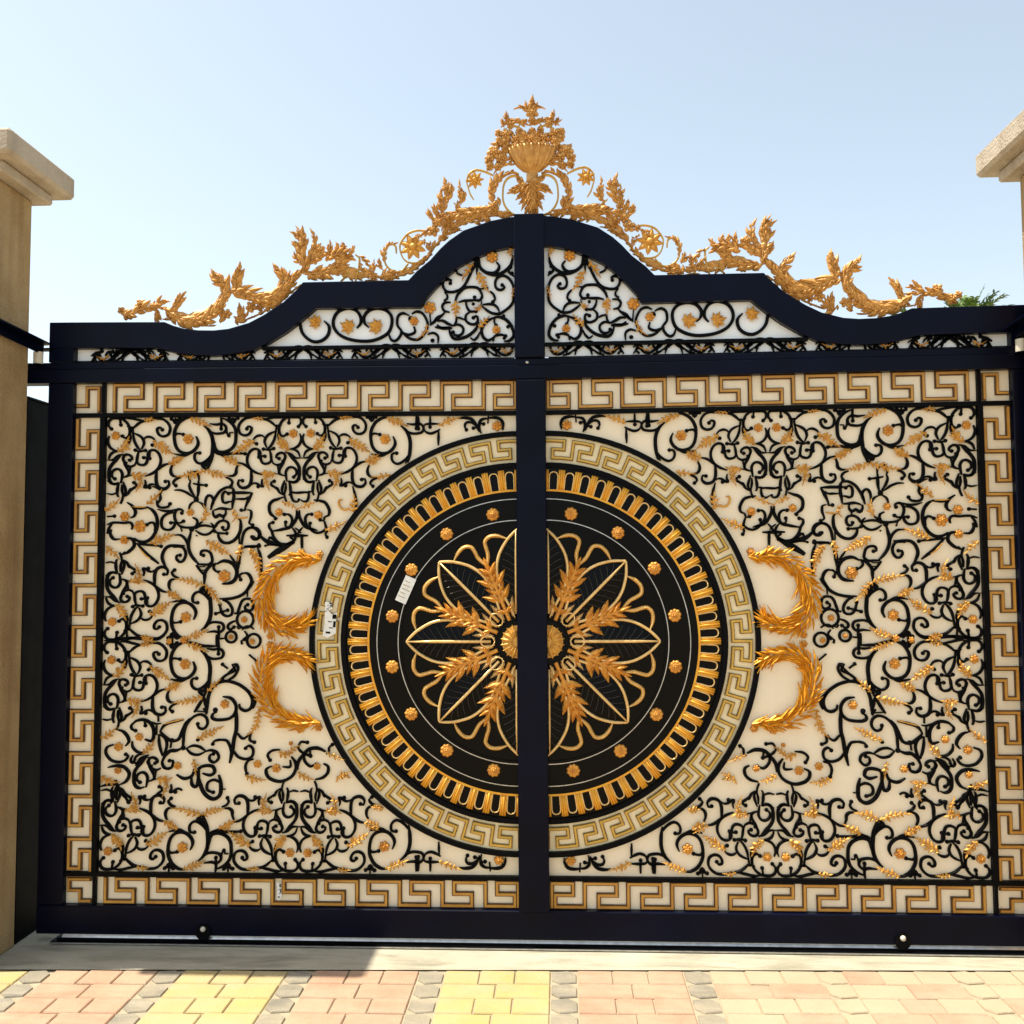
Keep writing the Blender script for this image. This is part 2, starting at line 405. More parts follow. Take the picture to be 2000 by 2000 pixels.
('s',13.4,[-777,2677,-759,2702,-763,2734,-785,2760,-820,2768,-860,2754,-881,2722,-881,2686,-859,2653,-820,2631,-770,2620,-716,2619,-670,2632,-634,2657,-620,2696,-624,2732,-649,2757,-688,2765,-724,2755,-745,2727,-741,2698,-723,2680]),
('m',42,[-816,2685]),
('m',42,[-691,2683]),
('s',11.2,[-634,2653,-624,2624,-606,2617,-588,2631,-577,2659,-595,2688,-592,2727,-570,2741,-542,2730]),
('d',14,[-535,2716]),
('f',21,[-521,2705]),
('s',11.2,[-531,2737,-510,2747,-485,2740,-467,2714,-460,2682,-478,2643,-503,2622,-538,2626,-570,2648]),
('b',11.2,[-521,2680,-517,2655,-545,2644,-577,2656]),
('f',28,[-450,2764]),
('s',13.4,[-450,2736,-446,2689]),
('s',11.2,[-446,2689,-425,2706,-400,2720]),
('g',8.9,[-460,2686,-471,2650,-496,2629]),
('s',11.2,[-460,2643,-435,2650,-414,2635,-414,2603]),
('d',10,[-439,2617]),
],
'ST': [
('s',17.8,[-1099,2561,-1077,2578,-1056,2592,-1038,2599]),
('s',17.8,[-1038,2599,-1020,2592,-998,2577,-973,2559]),
('b',11.2,[-973,2594,-962,2576,-941,2565,-927,2579,-938,2590]),
('b',11.2,[-869,2543,-855,2557,-862,2575,-877,2571]),
('s',11.2,[-998,2598,-980,2584,-959,2587]),
('s',11.2,[-891,2593,-862,2585,-841,2571]),
('s',11.2,[-1099,2564,-1077,2582,-1056,2596,-1038,2599,-1020,2595,-998,2581,-973,2559]),
('s',17.8,[-1049,2585,-1027,2585]),
('s',13.4,[-1038,2588,-1038,2567]),
('s',11.2,[-998,2581,-987,2562,-980,2541]),
('s',11.2,[-1077,2582,-1088,2564,-1095,2543]),
('s',11.2,[-973,2562,-955,2548,-926,2540]),
('b',11.2,[-959,2598,-945,2569,-916,2547,-887,2550,-873,2575,-887,2593]),
('s',11.2,[-945,2587,-920,2590,-905,2572]),
('g',6.7,[-923,2572,-902,2554,-877,2564]),
('s',11.2,[-884,2554,-862,2568,-841,2542]),
],
'AT': [
('b',11.2,[-1775,2077,-1793,2069,-1814,2075,-1826,2093,-1830,2108,-1822,2121,-1807,2123,-1793,2115,-1789,2102,-1801,2098]),
('d',6,[-1816,2087]),
('b',11.2,[-1768,2100,-1762,2082,-1744,2075,-1729,2078,-1720,2093,-1722,2109,-1737,2109]),
('s',11.2,[-1896,2103,-1888,2124,-1873,2135,-1850,2139]),
('s',11.2,[-1896,2099,-1874,2101,-1853,2118,-1830,2125]),
('s',11.2,[-1903,2099,-1884,2099]),
('s',13.4,[-1842,2121,-1859,2101,-1878,2082,-1891,2061,-1894,2036,-1892,2013,-1882,1996,-1863,1990,-1847,1996]),
('s',11.2,[-1828,2104,-1824,2085,-1814,2066,-1804,2049,-1803,2033,-1815,2024,-1832,2020]),
('s',11.2,[-1794,2069,-1800,2047,-1801,2028]),
('a',11.2,[-1867,2015,-1879,2025,-1881,2040,-1872,2053,-1856,2059,-1841,2053,-1833,2037,-1834,2017,-1839,1994]),
('g',13.4,[-1786,2035,-1759,2025,-1730,2033]),
('g',8.9,[-1747,2023,-1743,2004,-1749,1985,-1758,1966]),
('s',11.2,[-1805,2026,-1786,2031]),
('b',11.2,[-1796,1959,-1781,1972,-1768,1980,-1768,1991,-1780,1997]),
('s',11.2,[-1728,2008,-1725,1991,-1731,1974,-1718,1977,-1704,1987,-1689,1989,-1677,1981]),
('b',11.2,[-1718,1977,-1708,1974]),
],
'BR': [
('b',11.2,[-1363,2232,-1359,2213,-1352,2203]),
('s',11.2,[-1348,2205,-1346,2216,-1331,2216]),
('s',13.4,[-1381,2281,-1360,2273,-1341,2260,-1325,2239,-1319,2216,-1319,2189,-1322,2167,-1334,2148,-1353,2135,-1376,2129,-1399,2133,-1412,2147,-1418,2172,-1423,2198]),
('b',11.2,[-1420,2134,-1400,2122,-1370,2118,-1337,2123,-1309,2123,-1278,2121]),
('s',11.2,[-1397,2122,-1379,2112,-1366,2103]),
('g',11.2,[-1372,2106,-1346,2095,-1327,2083,-1308,2074]),
('g',11.2,[-1446,2049,-1419,2037,-1388,2027,-1353,2023]),
('s',13.4,[-1353,2023,-1330,2023,-1317,2034,-1315,2053,-1308,2072]),
('b',11.2,[-1361,2016,-1342,2008,-1332,1993,-1339,1978]),
],
'CP': [
('s',11.2,[-928,1651,-968,1651,-1003,1656,-1039,1654,-1074,1644,-1102,1633,-1126,1617,-1145,1594,-1163,1566,-1177,1538,-1189,1503,-1193,1457,-1188,1426,-1176,1398,-1154,1373,-1121,1352,-1081,1345,-1029,1354,-987,1375]),
],
}
CREST = {
'R6c': [
('f',26,[-1762,2803]),
('f',26,[-1822,2758]),
('f',18,[-1850,2777]),
('L',(26,22,5),[-1831,2749,-1785,2766,-1739,2784,-1693,2788,-1637,2782]),
('L',(18,18,3),[-1688,2778,-1683,2751,-1678,2728]),
('L',(18,18,3),[-1702,2792,-1670,2815,-1642,2814]),
('L',(66,26,12),[-1647,2778,-1609,2740,-1553,2716,-1489,2715,-1434,2741,-1393,2782,-1366,2832,-1358,2878]),
('L',(26,26,4),[-1358,2868,-1381,2896,-1409,2906,-1428,2939]),
('L',(26,26,4),[-1366,2809,-1371,2859,-1381,2906,-1404,2924]),
('L',(22,22,4),[-1618,2754,-1596,2790,-1583,2818,-1564,2845]),
('L',(57,31,13),[-1348,2850,-1307,2844,-1252,2825,-1197,2810,-1147,2818,-1101,2854,-1061,2899,-1024,2944]),
('L',(26,26,4),[-1325,2845,-1326,2886,-1317,2923,-1308,2968]),
('L',(26,18,4),[-1070,2881,-1106,2918,-1125,2946,-1148,2965]),
('L',(26,18,5),[-1220,2811,-1197,2783,-1151,2782,-1096,2827]),
('L',(18,18,3),[-1397,2713,-1379,2740,-1384,2768]),
('f',22,[-1366,2754]),
('L',(22,22,3),[-1315,2712,-1301,2739,-1306,2780]),
('L',(18,18,3),[-1333,2740,-1306,2712,-1269,2757]),
('f',26,[-1256,2784]),
('L',(13,13,3),[-1229,2797,-1210,2765]),
],
'R5c': [
('L',(26,26,7),[-1019,2927,-1013,2974,-1027,3015,-1020,3056,-1021,3097,-1028,3137]),
('L',(19,19,5),[-1013,2981,-986,3014,-966,3055,-967,3089,-984,3123]),
('L',(16,16,3),[-1027,3029,-1047,3056,-1064,3070]),
('L',(16,16,3),[-1024,3069,-1048,3104,-1068,3115]),
('L',(13,13,3),[-1010,3062,-1021,3103,-1045,3134]),
('L',(16,16,3),[-1020,2968,-1047,2989,-1060,3016]),
('L',(19,19,5),[-1000,2967,-959,3000,-919,3020,-892,3012]),
('L',(23,29,8),[-1013,2927,-952,2926,-912,2932,-872,2958,-839,2991,-805,3017,-795,3051]),
('L',(26,26,5),[-919,2986,-879,3005,-845,3011,-798,2990]),
('L',(13,13,3),[-906,3013,-899,3040,-899,3067]),
('L',(13,13,3),[-865,3012,-866,3039,-869,3059]),
('L',(13,13,3),[-839,3011,-839,3038,-842,3059]),
('f',26,[-946,3034]),
('f',23,[-973,2994]),
('f',26,[-899,2945]),
('f',19,[-932,2915]),
('f',26,[-859,2971]),
('C',9,[-785,2889,-775,2922,-768,2962,-768,2996,-785,3010]),
('L',(16,16,4),[-768,2969,-751,2942,-731,2915,-698,2900]),
('L',(16,13,4),[-765,3003,-738,2982,-718,2948,-698,2907]),
('L',(10,10,3),[-711,2921,-701,2948,-701,2975]),
('C',7,[-851,2890,-831,2910,-818,2923,-825,2950]),
('C',9,[-601,3013,-605,3047,-625,3057,-645,3041,-655,3007,-651,2970,-631,2943,-601,2929,-571,2935,-548,2965]),
('L',(16,10,5),[-651,2973,-651,3014,-638,3047,-601,3057]),
('L',(13,13,3),[-661,2940,-675,2960,-678,2981]),
('L',(19,19,4),[-671,2893,-658,2913,-631,2926,-605,2925]),
('L',(16,16,3),[-664,2896,-631,2902,-598,2905]),
('C',7,[-741,2891,-708,2894,-664,2886,-598,2888]),
('C',7,[-471,3111,-505,3115,-545,3103,-571,3076,-585,3046,-578,3006,-558,2978,-525,2967,-491,2973,-465,3000]),
('t',49,[-525,3041]),
('L',(13,13,3),[-498,2957,-478,2976,-452,2996]),
('f',16,[-471,3104]),
],
'R4c': [
('L',(20,20,6),[-394,3190,-384,3232,-368,3264,-373,3296,-379,3328,-384,3349]),
('f',23,[-373,3304]),
('L',(15,15,5),[-332,3204,-316,3241,-311,3273,-316,3305,-316,3331]),
('L',(13,13,3),[-389,3232,-400,3259,-399,3291]),
('L',(13,13,3),[-371,3264,-347,3290,-352,3316]),
('L',(13,13,3),[-311,3230,-298,3259,-303,3288]),
('C',6,[-342,3236,-321,3220,-290,3195]),
('L',(25,25,11),[-144,3253,-155,3216,-191,3198,-233,3191,-285,3187,-337,3180,-384,3166,-426,3143]),
('L',(15,15,4),[-405,3169,-426,3201,-431,3223]),
('L',(15,15,4),[-426,3153,-447,3180,-455,3202]),
('L',(15,15,4),[-389,3184,-400,3222,-405,3254]),
('f',28,[-436,3114]),
('f',25,[-415,3153]),
('f',20,[-389,3179]),
('L',(18,18,3),[-374,3163,-379,3142,-374,3120]),
('L',(15,15,3),[-332,3172,-353,3152,-374,3136]),
('L',(15,15,4),[-274,3182,-254,3149,-217,3154,-191,3185]),
('L',(15,15,3),[-212,3175,-191,3156,-186,3140]),
('L',(18,18,4),[-175,3190,-139,3178,-108,3175,-77,3174]),
('C',7,[-253,3250,-269,3277,-279,3309,-284,3336,-274,3365,-248,3383,-222,3382,-196,3373,-164,3357]),
('t',33,[-248,3338]),
('L',(25,13,9),[-139,3184,-162,3232,-165,3274,-154,3311,-133,3340,-107,3358,-76,3368,-50,3356]),
('C',9,[-55,3282,-37,3303,-34,3329,-50,3348,-76,3354,-102,3342,-118,3316,-123,3279,-121,3241,-108,3209,-82,3182,-46,3168]),
('L',(10,10,3),[-389,3100,-368,3115,-342,3120]),
('L',(10,10,3),[-379,3089,-348,3104,-321,3109]),
('L',(10,10,3),[-447,3064,-452,3038,-442,3011]),
('L',(10,10,3),[-478,3075,-460,3043,-449,3016]),
('L',(10,10,3),[-410,3089,-395,3068,-379,3073]),
('L',(13,13,3),[-483,3096,-509,3081,-525,3060]),
],
'VL': [
('L',(14,14,3),[8,3626,-18,3656,-35,3671,-52,3662]),
('L',(11,11,3),[-1,3638,-9,3661,-17,3685]),
('L',(14,14,4),[-41,3595,-69,3607,-98,3600,-120,3583]),
('L',(11,11,3),[-98,3594,-103,3617,-106,3641]),
('L',(11,11,3),[-115,3577,-123,3594,-126,3606]),
('C',6,[-41,3569,-69,3581,-89,3573,-98,3553]),
('f',30,[-109,3542]),
('f',25,[-115,3507]),
('f',17,[-141,3551]),
('f',17,[-138,3519]),
('f',28,[-61,3523]),
('f',25,[-30,3536]),
('f',25,[-30,3499]),
('f',22,[-67,3488]),
('f',19,[-86,3588]),
('f',17,[-47,3557]),
('C',7,[-47,3540,-52,3569,-41,3598,-12,3609]),
('L',(14,14,3),[-58,3616,-38,3598,-12,3585]),
('f',33,[-161,3462]),
('f',22,[-184,3430]),
('f',22,[-133,3432]),
('f',19,[-110,3478]),
('f',19,[-178,3401]),
('f',19,[-144,3397]),
('L',(14,14,4),[-70,3424,-104,3431,-132,3455,-115,3472]),
('L',(14,14,4),[-70,3404,-104,3408,-133,3400,-156,3374]),
('L',(11,11,3),[-172,3410,-187,3384]),
('L',(22,22,4),[-3,3312,-37,3299,-60,3291,-85,3277]),
('L',(17,17,4),[0,3289,-26,3273,-54,3250]),
('L',(17,17,3),[2,3260,-17,3243,-37,3232]),
('L',(11,11,3),[2,3226,-12,3209,-18,3197]),
('L',(14,14,3),[-31,3302,-40,3325,-59,3343]),
],
'VC': [
('L',(19,19,4),[11,3614,11,3655,11,3684,11,3707]),
('f',28,[11,3640]),
('f',19,[10,3605]),
('f',17,[10,3556]),
('f',28,[10,3521]),
('f',22,[10,3483]),
('L',(39,39,6),[9,3329,8,3277,8,3231,8,3179]),
('C',13,[9,3329,8,3277,8,3231,8,3182]),
],
}


# ------------------------------------------------------------------ materials
def nd(nt, t, **kw):
    n = nt.nodes.new(t)
    for k, v in kw.items():
        if k in n.inputs.keys(): n.inputs[k].default_value = v
        else: setattr(n, k, v)
    return n
def mat(name, base, rough=.5, metal=0., var=.12, scale=12., bump=0., bscale=80., coat=0., base2=None, spec=.5, detail=6, rvar=.1, w=None):
    m = bpy.data.materials.new(name); m.use_nodes = True
    nt = m.node_tree; b = nt.nodes['Principled BSDF']; L = nt.links.new
    tc = nd(nt, 'ShaderNodeTexCoord')
    n1 = nd(nt, 'ShaderNodeTexNoise', Scale=scale, Detail=detail, Roughness=.6)
    L(tc.outputs['Object'], n1.inputs['Vector'])
    cr = nd(nt, 'ShaderNodeValToRGB')
    c2 = base2 or tuple(c*(1-var*2) for c in base)
    cr.color_ramp.elements[0].position = .3; cr.color_ramp.elements[1].position = .7
    cr.color_ramp.elements[0].color = (*c2, 1); cr.color_ramp.elements[1].color = (*base, 1)
    L(n1.outputs['Fac'], cr.inputs['Fac']); L(cr.outputs['Color'], b.inputs['Base Color'])
    b.inputs['Metallic'].default_value = metal
    b.inputs['Specular IOR Level'].default_value = spec
    b.inputs['Coat Weight'].default_value = coat; b.inputs['Coat Roughness'].default_value = .15
    mr = nd(nt, 'ShaderNodeMapRange'); mr.inputs['To Min'].default_value = max(.02, rough-rvar); mr.inputs['To Max'].default_value = min(1, rough+rvar)
    n2 = nd(nt, 'ShaderNodeTexNoise', Scale=scale*2.3, Detail=4.)
    L(tc.outputs['Object'], n2.inputs['Vector']); L(n2.outputs['Fac'], mr.inputs['Value']); L(mr.outputs['Result'], b.inputs['Roughness'])
    if bump:
        n3 = nd(nt, 'ShaderNodeTexNoise', Scale=bscale, Detail=5.)
        L(tc.outputs['Object'], n3.inputs['Vector'])
        bp = nd(nt, 'ShaderNodeBump', Strength=bump, Distance=.01)
        L(n3.outputs['Fac'], bp.inputs['Height']); L(bp.outputs['Normal'], b.inputs['Normal'])
    return m

M = {}
M['paint'] = mat('navy_black_paint', (.0010, .0025, .0130), .33, var=.3, scale=3., spec=.11, bump=.05, bscale=40)
M['iron'] = mat('black_iron', (.0014, .0016, .0024), .5, var=.2, scale=20, spec=.08)
M['gunmetal'] = mat('gunmetal_rib', (.055, .052, .05), .25, metal=.9, scale=20, var=.2)
M['black_matt'] = mat('matt_black', (.0010, .0011, .0015), .6, var=.15, scale=6, spec=.04)
M['black'] = mat('black_enamel', (.0011, .0008, .0007), .28, var=.2, scale=8, spec=.12, bump=.04, bscale=60)
M['gold'] = mat('antique_gold', (.74, .42, .085), .48, metal=.25, scale=45, base2=(.48, .215, .03), bump=.25, bscale=160)
M['gold_deep'] = mat('burnished_gold', (.74, .36, .05), .44, metal=.3, scale=45, base2=(.46, .165, .02), bump=.25, bscale=160)
M['gold_pale'] = mat('pale_gold', (.80, .56, .24), .35, metal=.45, scale=30, base2=(.62, .38, .12))
M['gold_crest'] = mat('crest_gold', (.66, .375, .105), .5, metal=.2, scale=40, base2=(.40, .18, .035), bump=.25, bscale=150)
M['brown'] = mat('dark_bronze', (.14, .062, .014), .45, metal=.3, scale=25, base2=(.045, .018, .006))
M['bead'] = mat('bronze_bead', (.56, .30, .055), .42, metal=.2, scale=9, base2=(.36, .16, .022))
M['olive'] = mat('olive_bronze', (.30, .175, .028), .45, metal=.25, scale=25, base2=(.11, .07, .015))
M['ochre'] = mat('ochre_gold', (.60, .365, .06), .45, metal=.25, scale=25, base2=(.45, .28, .05))
M['amber'] = mat('amber_gold', (.74, .39, .03), .46, metal=.25, scale=30, base2=(.66, .27, .015))
M['ivory'] = mat('ivory_enamel', (.90, .77, .49), .35, var=.04, scale=5, spec=.4)
M['steel'] = mat('worn_steel', (.62, .61, .58), .35, metal=.9, scale=30, var=.2)
M['white'] = mat('paper_white', (.80, .80, .76), .6, scale=60, var=.08)
M['nylon'] = mat('cream_nylon', (.62, .58, .46), .5, scale=30, var=.1)

def mk_sheet():
    m = mat('cream_sheet', (.92, .855, .715), .28, var=.03, scale=1.7, spec=.6, bump=.03, bscale=14, base2=(.88, .80, .65))
    nt = m.node_tree; b = nt.nodes['Principled BSDF']
    n1 = [n for n in nt.nodes if n.type == 'TEX_NOISE' and abs(n.inputs['Scale'].default_value-1.7) < .01][0]
    mp = nd(nt, 'ShaderNodeMapping'); mp.inputs['Scale'].default_value = (5., 1., .55)
    nt.links.new(n1.inputs['Vector'].links[0].from_socket, mp.inputs['Vector']); nt.links.new(mp.outputs['Vector'], n1.inputs['Vector'])
    tr = nd(nt, 'ShaderNodeBsdfTranslucent'); tr.inputs['Color'].default_value = (.92, .82, .62, 1)
    mx = nd(nt, 'ShaderNodeMixShader'); mx.inputs[0].default_value = .35
    nt.links.new(b.outputs[0], mx.inputs[1]); nt.links.new(tr.outputs[0], mx.inputs[2])
    nt.links.new(mx.outputs[0], nt.nodes['Material Output'].inputs['Surface'])
    return m
M['sheet'] = mk_sheet()
M['sheet_white'] = mat('frosted_sheet', (.82, .85, .86), .28, var=.03, scale=1.7, spec=.6, bump=.03, bscale=14, base2=(.78, .81, .82))

def mk_stucco(name, a, b_, stain):
    m = mat(name, a, .85, scale=5.5, base2=b_, bump=.8, bscale=75, spec=.2, detail=12)
    nt = m.node_tree; L = nt.links.new; bs = nt.nodes['Principled BSDF']
    src = bs.inputs['Base Color'].links[0].from_socket
    tc = nd(nt, 'ShaderNodeTexCoord'); mp = nd(nt, 'ShaderNodeMapping'); mp.inputs['Scale'].default_value = (9, 9, .6)
    n = nd(nt, 'ShaderNodeTexNoise', Scale=1.3, Detail=6.); L(tc.outputs['Object'], mp.inputs['Vector']); L(mp.outputs['Vector'], n.inputs['Vector'])
    r = nd(nt, 'ShaderNodeValToRGB'); r.color_ramp.elements[0].position = .48; r.color_ramp.elements[1].position = .75
    L(n.outputs['Fac'], r.inputs['Fac'])
    mx = nd(nt, 'ShaderNodeMix', data_type='RGBA'); mx.inputs['B'].default_value = (*stain, 1)
    ml = nd(nt, 'ShaderNodeMath', operation='MULTIPLY'); ml.inputs[1].default_value = .7
    L(r.outputs['Color'], ml.inputs[0]); L(ml.outputs[0], mx.inputs['Factor']); L(src, mx.inputs['A']); L(mx.outputs['Result'], bs.inputs['Base Color'])
    return m
M['stucco'] = mk_stucco('sand_stucco', (.40, .29, .145), (.30, .20, .088), (.20, .115, .05))
M['stucco_cap'] = mk_stucco('cap_stucco', (.46, .395, .305), (.36, .30, .22), (.28, .22, .15))

def mk_ground(name, a, b_, scale, stain, bump=.35, dust=None):
    m = mat(name, a, .88, scale=scale, base2=b_, bump=bump, bscale=120, spec=.2, detail=9)
    nt = m.node_tree; L = nt.links.new; bs = nt.nodes['Principled BSDF']
    src = bs.inputs['Base Color'].links[0].from_socket
    tc = nd(nt, 'ShaderNodeTexCoord'); mp = nd(nt, 'ShaderNodeMapping'); mp.inputs['Scale'].default_value = (1.1, 6., 1)
    n = nd(nt, 'ShaderNodeTexNoise', Scale=2.2, Detail=8., Roughness=.65, Distortion=.6); L(tc.outputs['Object'], mp.inputs['Vector']); L(mp.outputs['Vector'], n.inputs['Vector'])
    r = nd(nt, 'ShaderNodeValToRGB'); r.color_ramp.elements[0].position = .47; r.color_ramp.elements[1].position = .68
    L(n.outputs['Fac'], r.inputs['Fac'])
    mx = nd(nt, 'ShaderNodeMix', data_type='RGBA'); mx.inputs['B'].default_value = (*stain, 1)
    ml = nd(nt, 'ShaderNodeMath', operation='MULTIPLY'); ml.inputs[1].default_value = .65
    L(r.outputs['Color'], ml.inputs[0]); L(ml.outputs[0], mx.inputs['Factor']); L(src, mx.inputs['A']); L(mx.outputs['Result'], bs.inputs['Base Color'])
    if dust:
        n4 = nd(nt, 'ShaderNodeTexNoise', Scale=3.1, Detail=9., Roughness=.7); L(tc.outputs['Object'], n4.inputs['Vector'])
        r4 = nd(nt, 'ShaderNodeMapRange'); r4.inputs['From Min'].default_value = .32; r4.inputs['From Max'].default_value = .72; r4.inputs['To Min'].default_value = .18; r4.inputs['To Max'].default_value = .82
        L(n4.outputs['Fac'], r4.inputs['Value']); m2 = nd(nt, 'ShaderNodeMix', data_type='RGBA'); m2.inputs['B'].default_value = (*dust, 1)
        L(r4.outputs['Result'], m2.inputs['Factor']); L(mx.outputs['Result'], m2.inputs['A']); L(m2.outputs['Result'], bs.inputs['Base Color'])
    return m
M['concrete'] = mk_ground('pale_concrete', (.45, .405, .30), (.36, .32, .23), 3.5, (.16, .15, .10))
M['earth'] = mk_ground('dusty_ground', (.42, .35, .25), (.34, .28, .20), 2., (.28, .23, .16))
M['sand'] = mk_ground('sand_joint', (.40, .33, .22), (.32, .26, .17), 6., (.30, .24, .16))
M['pv_yellow'] = mk_ground('yellow_paver', (.47, .345, .085), (.38, .275, .07), 7., (.36, .29, .16), dust=(.42, .345, .225))
M['pv_pink'] = mk_ground('pink_paver', (.41, .185, .115), (.34, .15, .09), 7., (.36, .26, .185), dust=(.42, .345, .225))
M['pv_grey'] = mk_ground('grey_paver', (.13, .13, .115), (.09, .09, .08), 7., (.33, .30, .24), dust=(.42, .345, .225))
M['pv_tan'] = mk_ground('tan_paver', (.40, .30, .19), (.34, .25, .155), 7., (.34, .26, .175), dust=(.42, .345, .225))
M['leaf'] = mat('palm_green', (.17, .25, .045), .5, scale=9, base2=(.06, .11, .02), spec=.4)
M['bark'] = mat('palm_bark', (.12, .08, .05), .9, scale=20, var=.2)

# ------------------------------------------------------------------ mesh helper
class MB:
    def __init__(s): s.v = []; s.f = []; s.mi = []; s.sm = []
    def add(s, vs, fs, mi=0, smooth=False):
        o = len(s.v); s.v += [tuple(v) for v in vs]
        for f in fs: s.f.append(tuple(i+o for i in f)); s.mi.append(mi); s.sm.append(smooth)
    def box(s, x0, x1, y0, y1, z0, z1, mi=0, bev=0.):
        if bev <= 0:
            s.add([(x0,y0,z0),(x1,y0,z0),(x1,y1,z0),(x0,y1,z0),(x0,y0,z1),(x1,y0,z1),(x1,y1,z1),(x0,y1,z1)],
                  [(0,3,2,1),(4,5,6,7),(0,1,5,4),(1,2,6,5),(2,3,7,6),(3,0,4,7)], mi); return
        b = bev; R = []
        for z, d in ((z0, b), (z0+b, 0), (z1-b, 0), (z1, b)):
            a = d
            R.append([(x0+b+a*0, y0+a, z), (x1-b, y0+a, z), (x1-a, y0+b, z), (x1-a, y1-b, z), (x1-b, y1-a, z), (x0+b, y1-a, z), (x0+a, y1-b, z), (x0+a, y0+b, z)])
        vs = [p for r in R for p in r]; fs = []
        for k in range(3):
            for i in range(8): fs.append((k*8+i, k*8+(i+1) % 8, (k+1)*8+(i+1) % 8, (k+1)*8+i))
        fs.append(tuple(range(7, -1, -1))); fs.append(tuple(range(24, 32)))
        s.add(vs, fs, mi)
    def prism(s, poly, y0, y1, mi=0):            # polygon (x,z) counter-clockwise seen from the front, front face at y0
        n = len(poly)
        s.add([(x, y0, z) for x, z in poly]+[(x, y1, z) for x, z in poly],
              [tuple(range(n)), tuple(range(2*n-1, n-1, -1))]+[(i, n+i, n+(i+1) % n, (i+1) % n) for i in range(n)], mi)
    def band(s, A, B, y0, y1, mi=0):             # strip between two polylines of equal length
        n = len(A); vs = [(x, y0, z) for x, z in A]+[(x, y0, z) for x, z in B]+[(x, y1, z) for x, z in A]+[(x, y1, z) for x, z in B]
        fs = []
        for i in range(n-1):
            fs += [(i, n+i, n+i+1, i+1), (2*n+i, 2*n+i+1, 3*n+i+1, 3*n+i), (i, i+1, 2*n+i+1, 2*n+i), (n+i, 3*n+i, 3*n+i+1, n+i+1)]
        fs += [(0, 2*n, 3*n, n), (n-1, 2*n-1, 4*n-1, 3*n-1)]
        s.add(vs, fs, mi)
    def build(s, name, mats, parent=None, smooth=None):
        me = bpy.data.meshes.new(name); me.from_pydata(s.v, [], s.f)
        for m in (mats if isinstance(mats, (list, tuple)) else [mats]): me.materials.append(m)
        me.polygons.foreach_set('material_index', s.mi)
        me.polygons.foreach_set('use_smooth', [bool(smooth) if smooth is not None else q for q in s.sm])
        me.update()
        o = bpy.data.objects.new(name, me); COL.objects.link(o)
        if parent: o.parent = parent
        return o
def tag(o, label=None, cat=None, group=None, kind=None):
    if label: o['label'] = label
    if cat: o['category'] = cat
    if group: o['group'] = group
    if kind: o['kind'] = kind
    return o
def empty(name, loc=(0, 0, 0)):
    o = bpy.data.objects.new(name, None); COL.objects.link(o); o.location = loc; return o

# ------------------------------------------------------------------ 2-D curve tools (x,z)
def smooth_path(P, step=.006):
    n = len(P)
    if n < 3:
        return [tuple(p) for p in P]
    out = []
    for i in range(n-1):
        p0 = P[max(i-1, 0)]; p1 = P[i]; p2 = P[i+1]; p3 = P[min(i+2, n-1)]
        d = math.dist(p1, p2); k = max(1, min(12, int(d/step)))
        for j in range(k):
            t = j/k; t2 = t*t; t3 = t2*t
            out.append(tuple(.5*((2*p1[a])+(-p0[a]+p2[a])*t+(2*p0[a]-5*p1[a]+4*p2[a]-p3[a])*t2+(-p0[a]+3*p1[a]-3*p2[a]+p3[a])*t3) for a in (0, 1)))
    out.append(tuple(P[-1])); return out
def tangents(P):
    T = []
    for i in range(len(P)):
        a = P[max(i-1, 0)]; b = P[min(i+1, len(P)-1)]; dx, dz = b[0]-a[0], b[1]-a[1]; l = math.hypot(dx, dz) or 1e-6
        T.append((dx/l, dz/l))
    return T
def bar(mb, P, w, yb, yf, mi=0, taper=(1, 1), prof='flat'):
    """a forged bar along P: width w, back at yb, crown at yf (towards the street, negative y)"""
    T = tangents(P); n = len(P); vs = []; fs = []
    L = [0.]
    for i in range(1, n): L.append(L[-1]+math.dist(P[i-1], P[i]))
    tot = L[-1] or 1e-6
    for i, (p, t) in enumerate(zip(P, T)):
        e = min(L[i]/(w*2.5), 1); e2 = min((tot-L[i])/(w*2.5), 1)
        k = (taper[0]+(1-taper[0])*e)*(taper[1]+(1-taper[1])*e2)
        nx, nz = -t[1], t[0]; h = w*.5*k
        if prof == 'flat': S = ((h, yb), (h, yb+(yf-yb)*.72), (h*.62, yf), (-h*.62, yf), (-h, yb+(yf-yb)*.72), (-h, yb))
        else: S = ((h, yb), (h*.86, yb+(yf-yb)*.6), (h*.42, yb+(yf-yb)*.95), (-h*.42, yb+(yf-yb)*.95), (-h*.86, yb+(yf-yb)*.6), (-h, yb))
        for o, y in S: vs.append((p[0]+nx*o, y, p[1]+nz*o))
    for i in range(n-1):
        for j in range(6):
            a = i*6+j; b = i*6+(j+1) % 6; fs.append((a, b, b+6, a+6))
    fs.append(tuple(range(5, -1, -1))); fs.append(tuple(range((n-1)*6, n*6)))
    mb.add(vs, fs, mi, smooth=(prof != 'flat'))
def dome(mb, x, z, rx, yb, h, mi=0, rz=None, n=10, rings=3, ang=0.):
    rz = rz or rx; vs = []; fs = []; ca, sa = math.cos(ang), math.sin(ang)
    for k in range(rings):
        a = k/rings*PI/2; r = math.cos(a); y = yb-h*math.sin(a)
        for i in range(n):
            t = 2*PI*i/n; u, v = rx*r*math.cos(t), rz*r*math.sin(t); vs.append((x+u*ca-v*sa, y, z+u*sa+v*ca))
    vs.append((x, yb-h, z))
    for k in range(rings-1):
        for i in range(n): fs.append((k*n+i, k*n+(i+1) % n, (k+1)*n+(i+1) % n, (k+1)*n+i))
    for i in range(n): fs.append(((rings-1)*n+i, (rings-1)*n+(i+1) % n, rings*n))
    fs.append(tuple(range(n-1, -1, -1)))
    mb.add(vs, fs, mi, smooth=True)
